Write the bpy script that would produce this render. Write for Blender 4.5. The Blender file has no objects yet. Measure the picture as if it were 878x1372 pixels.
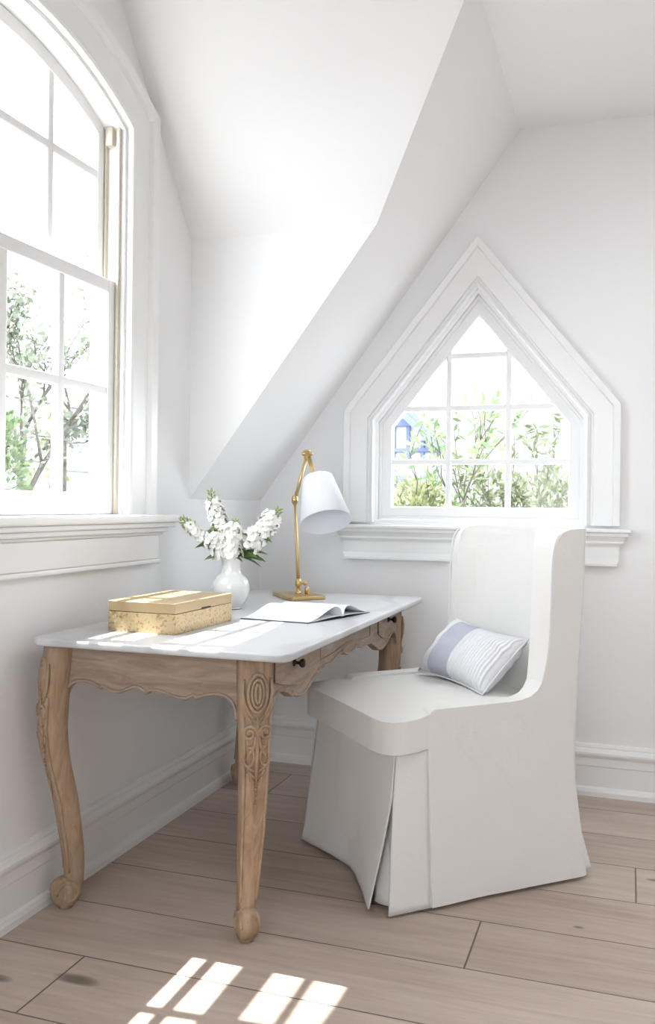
import bpy, bmesh, math, random
from mathutils import Vector, Matrix, noise
from mathutils.geometry import tessellate_polygon
PI = math.pi
random.seed(7)
scn = bpy.context.scene
COL = scn.collection
R = math.radians

# ---------------------------------------------------------------- helpers
def obj(name, bm, mat, parent=None, smooth=False, bevel=0, seg=2, ang=40, world=True, kind=None, label=None, subsurf=0, fix=True, solid=0):
    """link a bmesh as one mesh object; verts are given in world space unless world=False"""
    if fix: bmesh.ops.recalc_face_normals(bm, faces=bm.faces[:])
    if parent is not None and world:
        r = parent
        while r.parent: r = r.parent
        M = (Matrix.Translation(r.location) @ Matrix.Rotation(r.rotation_euler.z, 4, 'Z')).inverted()
        bm.transform(M)
    me = bpy.data.meshes.new(name); bm.to_mesh(me); bm.free()
    o = bpy.data.objects.new(name, me); COL.objects.link(o)
    if mat is not None:
        for m_ in (mat if isinstance(mat, (list, tuple)) else [mat]): me.materials.append(m_)
    if smooth:
        for p in me.polygons: p.use_smooth = True
    if parent is not None: o.parent = parent
    if solid:
        m = o.modifiers.new('solid', 'SOLIDIFY'); m.thickness = solid; m.offset = 1
    if bevel:
        m = o.modifiers.new('bevel', 'BEVEL'); m.width = bevel; m.segments = seg; m.limit_method = 'ANGLE'; m.angle_limit = R(ang)
        m.harden_normals = False
        for p in me.polygons: p.use_smooth = True
        w = o.modifiers.new('wn', 'WEIGHTED_NORMAL'); w.keep_sharp = True
    if subsurf:
        m = o.modifiers.new('sub', 'SUBSURF'); m.levels = subsurf; m.render_levels = subsurf
    if kind: o['kind'] = kind
    if label: o['label'] = label
    return o

def thing(name, label=None, cat=None, loc=(0, 0, 0), rz=0, group=None, kind=None):
    o = bpy.data.objects.new(name, None); COL.objects.link(o)
    o.location = loc; o.rotation_euler = (0, 0, rz); o.empty_display_size = .1
    tag(o, label, cat, group, kind); return o

def tag(o, label=None, cat=None, group=None, kind=None):
    if label: o['label'] = label
    if cat: o['category'] = cat
    if group: o['group'] = group
    if kind: o['kind'] = kind
    return o

def box(bm, a, b, M=None):
    x0, y0, z0 = a; x1, y1, z1 = b
    v = [bm.verts.new(p) for p in ((x0,y0,z0),(x1,y0,z0),(x1,y1,z0),(x0,y1,z0),(x0,y0,z1),(x1,y0,z1),(x1,y1,z1),(x0,y1,z1))]
    for f in ((3,2,1,0),(4,5,6,7),(0,1,5,4),(1,2,6,5),(2,3,7,6),(3,0,4,7)): bm.faces.new([v[i] for i in f])
    if M is not None:
        for q in v: q.co = M @ q.co
    return v

PL = {'x': lambda u, v, w: (w, u, v), 'y': lambda u, v, w: (u, w, v), 'z': lambda u, v, w: (u, v, w)}
def prism(bm, outer, w0, w1, plane='z', holes=()):
    """polygon (u,v) extruded between w0 and w1; holes allowed"""
    f = PL[plane]; loops = [list(outer)] + [list(h) for h in holes]
    flat = [p for l in loops for p in l]
    tris = tessellate_polygon([[Vector((p[0], p[1], 0)) for p in l] for l in loops])
    A = [bm.verts.new(f(p[0], p[1], w0)) for p in flat]; B = [bm.verts.new(f(p[0], p[1], w1)) for p in flat]
    if not holes and len(flat) <= 12:
        bm.faces.new(A); bm.faces.new(B[::-1])
    else:
        for t in tris:
            bm.faces.new([A[i] for i in t]); bm.faces.new([B[i] for i in reversed(t)])
    k = 0
    for l in loops:
        n = len(l)
        for i in range(n):
            j = (i + 1) % n
            bm.faces.new([A[k+i], A[k+j], B[k+j], B[k+i]])
        k += n

def offset_path(path, d, closed):
    n = len(path); out = []
    for i in range(n):
        p = Vector(path[i])
        a = Vector(path[i-1]) if (i > 0 or closed) else None
        b = Vector(path[(i+1) % n]) if (i < n-1 or closed) else None
        n1 = n2 = None
        if a is not None: t = (p-a).normalized(); n1 = Vector((t.y, -t.x))
        if b is not None: t = (b-p).normalized(); n2 = Vector((t.y, -t.x))
        if n1 is None: m, s = n2, 1
        elif n2 is None: m, s = n1, 1
        else:
            m = (n1+n2).normalized(); s = 1/max(.2, m.dot(n1))
        out.append((p.x + m.x*d*s, p.y + m.y*d*s))
    return out

def frame2d(bm, path, prof, plane, closed=False, caps=True):
    """sweep a closed profile [(u out, w height)] along a 2D path in a plane, mitred"""
    f = PL[plane]; rings = []
    for (u, w) in prof:
        rings.append([bm.verts.new(f(q[0], q[1], w)) for q in offset_path(path, u, closed)])
    n = len(path); m = len(prof)
    for j in range(m):
        k = (j+1) % m
        for i in range(n if closed else n-1):
            i2 = (i+1) % n
            bm.faces.new([rings[j][i], rings[j][i2], rings[k][i2], rings[k][i]])
    if not closed and caps:
        bm.faces.new([rings[j][0] for j in range(m)]); bm.faces.new([rings[j][-1] for j in reversed(range(m))])

def extrude_prof(bm, prof, fn, a, b):
    """closed profile pts (d,z) extruded from a to b; fn(d,z,t)->xyz"""
    A = [bm.verts.new(fn(d, z, a)) for d, z in prof]; B = [bm.verts.new(fn(d, z, b)) for d, z in prof]
    n = len(prof)
    for i in range(n):
        j = (i+1) % n; bm.faces.new([A[i], A[j], B[j], B[i]])
    bm.faces.new(A); bm.faces.new(B[::-1])

def tube(bm, pts, radii, n=8, cap=True, flat=1.0, up=None):
    pts = [Vector(p) for p in pts]
    if not isinstance(radii, (list, tuple)): radii = [radii]*len(pts)
    rings = []; prev = None
    for i, p in enumerate(pts):
        t = (pts[min(i+1, len(pts)-1)] - pts[max(i-1, 0)])
        if t.length < 1e-9: t = Vector((0, 0, 1))
        t.normalize()
        if prev is None:
            a = Vector(up) if up else (Vector((0, 0, 1)) if abs(t.z) < .9 else Vector((1, 0, 0)))
            a = (a - t*a.dot(t)).normalized()
        else:
            a = (prev - t*prev.dot(t)).normalized()
        prev = a; b = t.cross(a)
        rings.append([bm.verts.new(p + a*math.cos(2*PI*k/n)*radii[i]*flat + b*math.sin(2*PI*k/n)*radii[i]) for k in range(n)])
    for i in range(len(rings)-1):
        for k in range(n):
            bm.faces.new([rings[i][k], rings[i][(k+1) % n], rings[i+1][(k+1) % n], rings[i+1][k]])
    if cap:
        bm.faces.new(rings[0][::-1]); bm.faces.new(rings[-1])

def lathe(bm, prof, M, n=32, cap0=True, cap1=True):
    rings = [[bm.verts.new(M @ Vector((r*math.cos(2*PI*k/n), r*math.sin(2*PI*k/n), z))) for k in range(n)] for r, z in prof]
    for i in range(len(rings)-1):
        for k in range(n):
            bm.faces.new([rings[i][k], rings[i][(k+1) % n], rings[i+1][(k+1) % n], rings[i+1][k]])
    if cap0: bm.faces.new(rings[0][::-1])
    if cap1: bm.faces.new(rings[-1])

def frame_mat(loc, zaxis, xhint=(1, 0, 0)):
    z = Vector(zaxis).normalized(); x = Vector(xhint); x = (x - z*x.dot(z)).normalized(); y = z.cross(x)
    M = Matrix((x, y, z)).transposed().to_4x4(); M.translation = Vector(loc); return M

def cut_grid(bm, us, vs, axes=(0, 1)):
    for ax, vals in zip(axes, (us, vs)):
        for v in vals:
            no = [0, 0, 0]; no[ax] = 1; co = [0, 0, 0]; co[ax] = v
            bmesh.ops.bisect_plane(bm, geom=bm.verts[:]+bm.edges[:]+bm.faces[:], plane_co=co, plane_no=no, dist=1e-6)

def lerp(a, b, t): return a + (b-a)*t
def interp(tab, x):
    if x <= tab[0][0]: return tab[0][1] if len(tab[0]) == 2 else tab[0][1:]
    for a, b in zip(tab, tab[1:]):
        if x <= b[0]:
            t = (x-a[0])/(b[0]-a[0])
            r = tuple(lerp(p, q, t) for p, q in zip(a[1:], b[1:]))
            return r[0] if len(r) == 1 else r
    return tab[-1][1] if len(tab[-1]) == 2 else tab[-1][1:]
def smoothpath(pts, n=6):
    P = [Vector(p) for p in pts]; out = []
    for i in range(len(P)-1):
        p0 = P[max(i-1, 0)]; p1 = P[i]; p2 = P[i+1]; p3 = P[min(i+2, len(P)-1)]
        for k in range(n):
            t = k/n
            out.append(.5*((2*p1) + (p2-p0)*t + (2*p0-5*p1+4*p2-p3)*t*t + (3*p1-p0-3*p2+p3)*t**3))
    out.append(P[-1]); return out

# ---------------------------------------------------------------- materials
def newmat(name):
    m = bpy.data.materials.new(name); m.use_nodes = True
    nt = m.node_tree; return m, nt, nt.nodes['Principled BSDF'], nt.nodes, nt.links
def simple(name, col, rough=.5, metal=0, bump=0, bscale=60, var=0, vscale=4, spec=.5, sheen=0, coat=0, stretch=(1, 1, 1)):
    m, nt, b, N, L = newmat(name)
    b.inputs['Base Color'].default_value = (*col, 1); b.inputs['Roughness'].default_value = rough
    b.inputs['Metallic'].default_value = metal; b.inputs['Specular IOR Level'].default_value = spec
    if sheen: b.inputs['Sheen Weight'].default_value = sheen
    if coat: b.inputs['Coat Weight'].default_value = coat
    tc = N.new('ShaderNodeTexCoord'); mp = N.new('ShaderNodeMapping'); mp.inputs['Scale'].default_value = stretch
    L.new(tc.outputs['Object'], mp.inputs['Vector'])
    if var:
        n = N.new('ShaderNodeTexNoise'); n.inputs['Scale'].default_value = vscale; n.inputs['Detail'].default_value = 4
        L.new(mp.outputs[0], n.inputs['Vector'])
        mx = N.new('ShaderNodeMix'); mx.data_type = 'RGBA'; mx.blend_type = 'MIX'
        mx.inputs['A'].default_value = (*[c*(1-var) for c in col], 1); mx.inputs['B'].default_value = (*[min(1, c*(1+var)) for c in col], 1)
        L.new(n.outputs['Fac'], mx.inputs['Factor']); L.new(mx.outputs['Result'], b.inputs['Base Color'])
    if bump:
        n = N.new('ShaderNodeTexNoise'); n.inputs['Scale'].default_value = bscale; n.inputs['Detail'].default_value = 3
        L.new(mp.outputs[0], n.inputs['Vector'])
        bp = N.new('ShaderNodeBump'); bp.inputs['Strength'].default_value = bump; bp.inputs['Distance'].default_value = .01
        L.new(n.outputs['Fac'], bp.inputs['Height']); L.new(bp.outputs[0], b.inputs['Normal'])
    return m

WALL = simple('white_wall_paint', (.83, .83, .83), .75, bump=.03, bscale=180)
CEIL = simple('white_ceiling_paint', (.885, .885, .885), .8, bump=.03, bscale=180)
TRIM = simple('white_trim_paint', (.83, .83, .825), .35)
TRACK = simple('cream_window_track', (.58, .54, .45), .45)
LINEN = simple('ivory_linen', (.77, .76, .735), .95, bump=.25, bscale=900, var=.02, vscale=6, sheen=.2)
def linen_folds(m):
    nt = m.node_tree; N, L = nt.nodes, nt.links; b = N['Principled BSDF']; old = b.inputs['Normal'].links[0].from_node
    tc = N.new('ShaderNodeTexCoord'); n = N.new('ShaderNodeTexNoise'); n.inputs['Scale'].default_value = 7; n.inputs['Detail'].default_value = 5; n.inputs['Distortion'].default_value = .8
    L.new(tc.outputs['Object'], n.inputs['Vector'])
    bp = N.new('ShaderNodeBump'); bp.inputs['Strength'].default_value = .35; bp.inputs['Distance'].default_value = .02
    L.new(n.outputs['Fac'], bp.inputs['Height']); L.new(bp.outputs[0], old.inputs['Normal'])
linen_folds(LINEN)
BRASS = simple('aged_brass', (.62, .45, .20), .3, metal=1, var=.15, vscale=20)
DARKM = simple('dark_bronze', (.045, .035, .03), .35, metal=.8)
PORC = simple('white_porcelain', (.85, .85, .84), .12, spec=.6, coat=.4)
SHADE = simple('white_paper_shade', (.86, .87, .90), .8)
PAPER = simple('white_page', (.86, .86, .89), .7)
COVER = simple('navy_book_cover', (.03, .035, .06), .5)
PETAL = simple('white_petal', (.88, .88, .84), .7)
BUD = simple('green_bud', (.33, .42, .12), .6)
STEMG = simple('green_stem', (.13, .22, .06), .6)
LEAFG = simple('dark_green_leaf', (.10, .17, .05), .5, var=.25, vscale=20)
BARK = simple('tree_bark', (.07, .06, .05), .9, var=.2, vscale=10)

def leafmat(name, c1, c2):
    m, nt, b, N, L = newmat(name)
    g = N.new('ShaderNodeNewGeometry'); cr = N.new('ShaderNodeMix'); cr.data_type = 'RGBA'
    cr.inputs['A'].default_value = (*c1, 1); cr.inputs['B'].default_value = (*c2, 1)
    L.new(g.outputs['Random Per Island'], cr.inputs['Factor']); L.new(cr.outputs['Result'], b.inputs['Base Color'])
    b.inputs['Roughness'].default_value = .6
    tr = N.new('ShaderNodeBsdfTranslucent'); L.new(cr.outputs['Result'], tr.inputs['Color'])
    mx = N.new('ShaderNodeMixShader'); mx.inputs[0].default_value = .35
    L.new(b.outputs[0], mx.inputs[1]); L.new(tr.outputs[0], mx.inputs[2]); L.new(mx.outputs[0], N['Material Output'].inputs['Surface'])
    return m
LEAF_PALE = leafmat('pale_garden_leaf', (.13, .15, .07), (.27, .29, .15))
LEAF_MID = leafmat('mid_garden_leaf', (.07, .12, .05), (.19, .24, .12))
LEAF_GREY = leafmat('grey_green_leaf', (.10, .12, .09), (.24, .27, .20))
LEAF_DEEP = leafmat('deep_olive_leaf', (.07, .09, .045), (.16, .18, .10))

def floor_mat():
    m, nt, b, N, L = newmat('wide_oak_planks')
    tc = N.new('ShaderNodeTexCoord'); sp = N.new('ShaderNodeSeparateXYZ'); L.new(tc.outputs['Object'], sp.inputs[0])
    def math_(op, a, bb=None, c=None):
        n = N.new('ShaderNodeMath'); n.operation = op
        for i, v in enumerate((a, bb, c)):
            if v is None: continue
            if isinstance(v, (int, float)): n.inputs[i].default_value = v
            else: L.new(v, n.inputs[i])
        return n.outputs[0]
    W = .26
    v = math_('DIVIDE', math_('ADD', sp.outputs['Y'], 1.213 + W*40), W)
    row = math_('FLOOR', v); fv = math_('FRACT', v)
    wn = N.new('ShaderNodeTexWhiteNoise'); wn.noise_dimensions = '1D'; L.new(row, wn.inputs['W'])
    Lb = 2.3
    # joints at x=1.17 in the row above y=-1.47 and x=1.566 in the row above y=-.95
    j1 = math_('COMPARE', row, 39, .1); j2 = math_('COMPARE', row, 41, .1)
    rnd = math_('MULTIPLY', wn.outputs['Value'], Lb)
    off = math_('ADD', math_('MULTIPLY', math_('SUBTRACT', 1.0, math_('ADD', j1, j2)), rnd), math_('ADD', math_('MULTIPLY', j1, Lb-1.17), math_('MULTIPLY', j2, Lb-1.566)))
    u = math_('DIVIDE', math_('ADD', math_('ADD', sp.outputs['X'], off), Lb*4), Lb)
    ci = math_('FLOOR', u); fu = math_('FRACT', u)
    wn2 = N.new('ShaderNodeTexWhiteNoise'); wn2.noise_dimensions = '2D'
    cb = N.new('ShaderNodeCombineXYZ'); L.new(row, cb.inputs[0]); L.new(ci, cb.inputs[1]); L.new(cb.outputs[0], wn2.inputs['Vector'])
    # distance to plank edge (m)
    dv = math_('MULTIPLY', math_('MINIMUM', fv, math_('SUBTRACT', 1.0, fv)), W)
    du = math_('MULTIPLY', math_('MINIMUM', fu, math_('SUBTRACT', 1.0, fu)), Lb)
    d = math_('MINIMUM', dv, du)
    mr = N.new('ShaderNodeMapRange'); mr.inputs['From Min'].default_value = .0008; mr.inputs['From Max'].default_value = .0032; L.new(d, mr.inputs['Value'])
    # grain
    mp = N.new('ShaderNodeMapping'); mp.inputs['Scale'].default_value = (1.2, 14, 1)
    ad = N.new('ShaderNodeVectorMath'); ad.operation = 'ADD'; L.new(tc.outputs['Object'], ad.inputs[0])
    cb2 = N.new('ShaderNodeCombineXYZ'); L.new(math_('MULTIPLY', wn2.outputs['Value'], 37.0), cb2.inputs[0]); L.new(cb2.outputs[0], ad.inputs[1])
    L.new(ad.outputs[0], mp.inputs['Vector'])
    n1 = N.new('ShaderNodeTexNoise'); n1.inputs['Scale'].default_value = 2.2; n1.inputs['Detail'].default_value = 8; n1.inputs['Roughness'].default_value = .62; n1.inputs['Distortion'].default_value = .6
    L.new(mp.outputs[0], n1.inputs['Vector'])
    mp2 = N.new('ShaderNodeMapping'); mp2.inputs['Scale'].default_value = (1, 3, 1); L.new(ad.outputs[0], mp2.inputs['Vector'])
    n2 = N.new('ShaderNodeTexNoise'); n2.inputs['Scale'].default_value = 2.0; n2.inputs['Detail'].default_value = 3; L.new(mp2.outputs[0], n2.inputs['Vector'])
    cr = N.new('ShaderNodeValToRGB'); cr.color_ramp.elements[0].position = .25; cr.color_ramp.elements[1].position = .8
    cr.color_ramp.elements[0].color = (.36, .275, .215, 1); cr.color_ramp.elements[1].color = (.66, .555, .48, 1)
    mixf = math_('ADD', math_('MULTIPLY', n1.outputs['Fac'], .6), math_('ADD', math_('MULTIPLY', n2.outputs['Fac'], .35), math_('MULTIPLY', math_('SUBTRACT', wn2.outputs['Value'], .5), .22)))
    L.new(mixf, cr.inputs[0])
    col = cr.outputs[0]
    # knots
    for (kx, ky, rx, ry) in ((.325, -1.832, .045, .016), (.15, -1.887, .03, .012), (1.42, -1.16, .012, .006), (1.62, -.77, .02, .008)):
        vx = math_('DIVIDE', math_('SUBTRACT', sp.outputs['X'], kx), rx); vy = math_('DIVIDE', math_('SUBTRACT', sp.outputs['Y'], ky), ry)
        rr = math_('ADD', math_('MULTIPLY', vx, vx), math_('MULTIPLY', vy, vy))
        rr = math_('ADD', rr, math_('MULTIPLY', math_('SUBTRACT', n1.outputs['Fac'], .5), 2.0))
        kr = N.new('ShaderNodeMapRange'); kr.inputs['From Min'].default_value = .2; kr.inputs['From Max'].default_value = 2.2
        kr.inputs['To Min'].default_value = .75; kr.inputs['To Max'].default_value = 0; L.new(rr, kr.inputs['Value'])
        km = N.new('ShaderNodeMix'); km.data_type = 'RGBA'; L.new(kr.outputs[0], km.inputs['Factor']); L.new(col, km.inputs['A']); km.inputs['B'].default_value = (.10, .085, .065, 1)
        col = km.outputs['Result']
    sm = N.new('ShaderNodeMix'); sm.data_type = 'RGBA'; L.new(mr.outputs[0], sm.inputs['Factor']); sm.inputs['A'].default_value = (.12, .09, .07, 1); L.new(col, sm.inputs['B'])
    L.new(sm.outputs['Result'], b.inputs['Base Color'])
    b.inputs['Roughness'].default_value = .48; b.inputs['Specular IOR Level'].default_value = .35
    bp = N.new('ShaderNodeBump'); bp.inputs['Strength'].default_value = .35; bp.inputs['Distance'].default_value = .002
    L.new(math_('ADD', mr.outputs[0], math_('MULTIPLY', n1.outputs['Fac'], .25)), bp.inputs['Height']); L.new(bp.outputs[0], b.inputs['Normal'])
    return m
FLOOR = floor_mat()

def wood_mat(name, c1, c2, c3, stretch):
    m, nt, b, N, L = newmat(name)
    tc = N.new('ShaderNodeTexCoord'); mp = N.new('ShaderNodeMapping'); mp.inputs['Scale'].default_value = stretch; L.new(tc.outputs['Object'], mp.inputs['Vector'])
    n = N.new('ShaderNodeTexNoise'); n.inputs['Scale'].default_value = 5; n.inputs['Detail'].default_value = 8; n.inputs['Roughness'].default_value = .65; n.inputs['Distortion'].default_value = .8
    L.new(mp.outputs[0], n.inputs['Vector'])
    cr = N.new('ShaderNodeValToRGB'); e = cr.color_ramp.elements; e[0].position = .3; e[0].color = (*c1, 1); e[1].position = .7; e[1].color = (*c3, 1)
    k = e.new(.5); k.color = (*c2, 1); L.new(n.outputs['Fac'], cr.inputs[0])
    L.new(cr.outputs[0], b.inputs['Base Color']); b.inputs['Roughness'].default_value = .55; b.inputs['Specular IOR Level'].default_value = .3
    bp = N.new('ShaderNodeBump'); bp.inputs['Strength'].default_value = .2; bp.inputs['Distance'].default_value = .003
    L.new(n.outputs['Fac'], bp.inputs['Height']); L.new(bp.outputs[0], b.inputs['Normal'])
    return m
W1, W2, W3 = (.245, .18, .135), (.34, .26, .20), (.43, .34, .275)
WOOD_X = wood_mat('limed_oak_along_apron', W1, W2, W3, (1.5, 1.5, 9))
WOOD_Z = wood_mat('limed_oak_leg', (.26, .175, .115), (.38, .265, .175), (.47, .35, .24), (8, 8, 1.2))

def marble_mat():
    m, nt, b, N, L = newmat('white_marble')
    tc = N.new('ShaderNodeTexCoord')
    n0 = N.new('ShaderNodeTexNoise'); n0.inputs['Scale'].default_value = 2.5; n0.inputs['Detail'].default_value = 6; L.new(tc.outputs['Object'], n0.inputs['Vector'])
    w = N.new('ShaderNodeTexWave'); w.inputs['Scale'].default_value = .9; w.inputs['Distortion'].default_value = 9; w.inputs['Detail'].default_value = 4; L.new(tc.outputs['Object'], w.inputs['Vector'])
    cr = N.new('ShaderNodeValToRGB'); e = cr.color_ramp.elements; e[0].position = 0; e[0].color = (.50, .50, .515, 1); e[1].position = .14; e[1].color = (.60, .605, .615, 1)
    L.new(w.outputs['Fac'], cr.inputs[0]); L.new(cr.outputs[0], b.inputs['Base Color'])
    b.inputs['Roughness'].default_value = .32; b.inputs['Specular IOR Level'].default_value = .35
    return m
MARBLE = marble_mat()

def hammered_gold():
    m, nt, b, N, L = newmat('hammered_gold_leaf')
    tc = N.new('ShaderNodeTexCoord')
    v = N.new('ShaderNodeTexVoronoi'); v.inputs['Scale'].default_value = 95; L.new(tc.outputs['Object'], v.inputs['Vector'])
    n = N.new('ShaderNodeTexNoise'); n.inputs['Scale'].default_value = 130; n.inputs['Detail'].default_value = 5; L.new(tc.outputs['Object'], n.inputs['Vector'])
    cr = N.new('ShaderNodeValToRGB'); e = cr.color_ramp.elements; e[0].position = .36; e[0].color = (.30, .21, .10, 1); e[1].position = .46; e[1].color = (.50, .385, .22, 1)
    L.new(n.outputs['Fac'], cr.inputs[0]); L.new(cr.outputs[0], b.inputs['Base Color'])
    b.inputs['Metallic'].default_value = .35; b.inputs['Roughness'].default_value = .45
    bp = N.new('ShaderNodeBump'); bp.inputs['Strength'].default_value = .35; bp.inputs['Distance'].default_value = .003
    L.new(v.outputs['Distance'], bp.inputs['Height']); L.new(bp.outputs[0], b.inputs['Normal'])
    return m
GOLD = hammered_gold()
GOLD_LID = simple('brushed_gold_lid', (.44, .33, .185), .42, metal=.35, var=.12, vscale=9)

def pillow_mat():
    """three bands across local x: white, blue-grey, ribbed white"""
    m, nt, b, N, L = newmat('banded_pillow_linen')
    tc = N.new('ShaderNodeTexCoord'); sp = N.new('ShaderNodeSeparateXYZ'); L.new(tc.outputs['UV'], sp.inputs[0])
    cr = N.new('ShaderNodeValToRGB'); cr.color_ramp.interpolation = 'CONSTANT'; e = cr.color_ramp.elements
    e[0].position = 0; e[0].color = (.74, .74, .76, 1); e[1].position = .20; e[1].color = (.44, .45, .52, 1)
    k = e.new(.52); k.color = (.74, .74, .76, 1); L.new(sp.outputs[0], cr.inputs[0]); L.new(cr.outputs[0], b.inputs['Base Color'])
    b.inputs['Roughness'].default_value = .95
    w = N.new('ShaderNodeMath'); w.operation = 'MULTIPLY'; w.inputs[1].default_value = 2*PI*34; L.new(sp.outputs[0], w.inputs[0])
    s = N.new('ShaderNodeMath'); s.operation = 'SINE'; L.new(w.outputs[0], s.inputs[0])
    n = N.new('ShaderNodeTexNoise'); n.inputs['Scale'].default_value = 60; L.new(tc.outputs['Object'], n.inputs['Vector'])
    g1 = N.new('ShaderNodeMath'); g1.operation = 'COMPARE'; g1.inputs[1].default_value = .36; g1.inputs[2].default_value = .16; L.new(sp.outputs[0], g1.inputs[0])
    inv = N.new('ShaderNodeMath'); inv.operation = 'SUBTRACT'; inv.inputs[0].default_value = 1; L.new(g1.outputs[0], inv.inputs[1])
    mu = N.new('ShaderNodeMath'); mu.operation = 'MULTIPLY'; L.new(s.outputs[0], mu.inputs[0]); L.new(inv.outputs[0], mu.inputs[1])
    ad = N.new('ShaderNodeMath'); ad.operation = 'ADD'; L.new(mu.outputs[0], ad.inputs[0]); L.new(n.outputs['Fac'], ad.inputs[1])
    bp = N.new('ShaderNodeBump'); bp.inputs['Strength'].default_value = .5; bp.inputs['Distance'].default_value = .003
    L.new(ad.outputs[0], bp.inputs['Height']); L.new(bp.outputs[0], b.inputs['Normal'])
    return m
PILLOW = pillow_mat()

def glass_mat():
    m, nt, b, N, L = newmat('clear_window_glass')
    N.remove(b)
    t = N.new('ShaderNodeBsdfTransparent'); g = N.new('ShaderNodeBsdfGlossy'); g.inputs['Roughness'].default_value = .02
    mx = N.new('ShaderNodeMixShader'); mx.inputs[0].default_value = .008; L.new(t.outputs[0], mx.inputs[1]); L.new(g.outputs[0], mx.inputs[2])
    L.new(mx.outputs[0], N['Material Output'].inputs['Surface']); return m
GLASS = glass_mat()

# ---------------------------------------------------------------- room geometry constants
ZK, SL, ZC = 1.13, 1.346, 2.62            # knee height, roof slope, flat ceiling
XC = (ZC-ZK)/SL                           # where the slope meets the flat ceiling
WC = -1.67                                # centre of the left window
YD = -.67; YD2 = 2*WC-YD; ZE = 2.08; DS = 1.244
XE = (ZE-ZK)/SL; YV = YD-(ZC-ZE)/DS; YV2 = 2*WC-YV; ZR = ZE+DS*(YD-WC)
XR, YF = 4.0, -5.6

# floor
bm = bmesh.new(); box(bm, (-.2, YF-.2, -.12), (XR+.2, .2, 0)); obj('floor', bm, FLOOR, kind='structure')

# window 1 (arched, left wall) outline in (y,z)
def arch(hw, zb, zs, za, n=18, yc=WC):
    rise = za-zs; Rr = (hw*hw+rise*rise)/(2*rise); zc = za-Rr; a0 = math.asin(hw/Rr)
    pts = [(yc+hw, zb)]
    for i in range(n+1):
        a = a0 - 2*a0*i/n; pts.append((yc+Rr*math.sin(a), zc+Rr*math.cos(a)))
    pts.append((yc-hw, zb)); return pts
HW = .558; ZS1 = 1.075; ZSP = 2.315; ZAP = 2.46
hole1 = arch(HW, ZS1-.02, ZSP, ZAP)
bm = bmesh.new()
prism(bm, [(0, 0), (0, ZK), (YD, ZK), (YD, ZE), (WC, ZR), (YD2, ZE), (YD2, ZK), (YF, ZK), (YF, 0)], -.118, 0, 'x', [hole1])
obj('wall_left', bm, WALL, kind='structure')

# window 2 (pentagon, back wall) outline in (x,z)
XW = .947
def penta(h, zb, zs, za): return [(XW-h, zb), (XW-h, zs), (XW, za), (XW+h, zs), (XW+h, zb)]
pin = penta(.427, 1.045, 1.47, 2.0)
bm = bmesh.new()
prism(bm, [(0, 0), (0, ZK), (XC, ZC), (XR, ZC), (XR, 0)], 0, .16, 'y', [pin])
obj('wall_back', bm, WALL, kind='structure')

# ceiling facets
bm = bmesh.new()
def F(*pts): bm.faces.new([bm.verts.new(p) for p in pts])
F((0, 0, ZK), (XC, 0, ZC), (XC, YV, ZC), (XE, YD, ZE), (0, YD, ZK))
F((0, YD2, ZK), (XE, YD2, ZE), (XC, YV2, ZC), (XC, YF, ZC), (0, YF, ZK))
F((0, YD, ZE), (XE, YD, ZE), (XC, YV, ZC), (XC, WC, ZR), (0, WC, ZR))
F((0, YD2, ZE), (0, WC, ZR), (XC, WC, ZR), (XC, YV2, ZC), (XE, YD2, ZE))
F((XC, YV, ZC), (XC, YV2, ZC), (XC, WC, ZR))
KX0, KX1, KY0, KY1 = 2.2, 2.9, -1.65, -1.0        # unseen roof opening, added to brighten the room
F((XC, 0, ZC), (KX0, 0, ZC), (KX0, KY1, ZC), (KX0, KY0, ZC), (KX0, YF, ZC), (XC, YF, ZC), (XC, YV2, ZC), (XC, YV, ZC))
F((KX0, 0, ZC), (KX1, 0, ZC), (KX1, KY1, ZC), (KX0, KY1, ZC)); F((KX0, KY0, ZC), (KX1, KY0, ZC), (KX1, YF, ZC), (KX0, YF, ZC))
F((KX1, 0, ZC), (XR, 0, ZC), (XR, YF, ZC), (KX1, YF, ZC), (KX1, KY0, ZC), (KX1, KY1, ZC))
F((0, YD, ZK), (XE, YD, ZE), (0, YD, ZE))
F((0, YD2, ZK), (0, YD2, ZE), (XE, YD2, ZE))
bmesh.ops.remove_doubles(bm, verts=bm.verts[:], dist=1e-5)
bmesh.ops.recalc_face_normals(bm, faces=bm.faces[:])
bm.faces.ensure_lookup_table()
fl = max(bm.faces, key=lambda f: abs(f.normal.z)*f.calc_area())
if fl.normal.z < 0: bmesh.ops.reverse_faces(bm, faces=bm.faces[:])
obj('ceiling', bm, CEIL, kind='structure', fix=False, solid=.05)

# walls out of frame; the front one has an opening added for more daylight
bm = bmesh.new()
prism(bm, [(YF, 0), (.16, 0), (.16, ZC+.05), (YF, ZC+.05)], XR, XR+.16, 'x')
obj('wall_right', bm, WALL, kind='structure')
bm = bmesh.new()
prism(bm, [(-.16, 0), (-.16, ZK), (0, ZK), (XC, ZC+.05), (XR+.16, ZC+.05), (XR+.16, 0)], YF-.16, YF, 'y',
      [[(.5, .9), (.5, 1.7), (1.3, 2.3), (1.9, 2.3), (1.9, .9)]])
obj('wall_front', bm, WALL, kind='structure')

# baseboards
BP = [(0, 0), (.028, 0), (.028, .018), (.024, .030), (.015, .036), (.014, .112), (.017, .116), (.017, .146), (.021, .150), (.026, .160),
      (.026, .168), (.018, .180), (.012, .182), (.012, .188), (.009, .197), (0, .199)]
bm = bmesh.new(); extrude_prof(bm, BP, lambda d, z, t: (d, t, z), YF, 0); obj('baseboard_left', bm, TRIM, kind='structure')
bm = bmesh.new(); extrude_prof(bm, BP, lambda d, z, t: (t, -d, z), 0, XR); obj('baseboard_back', bm, TRIM, kind='structure')

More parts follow.
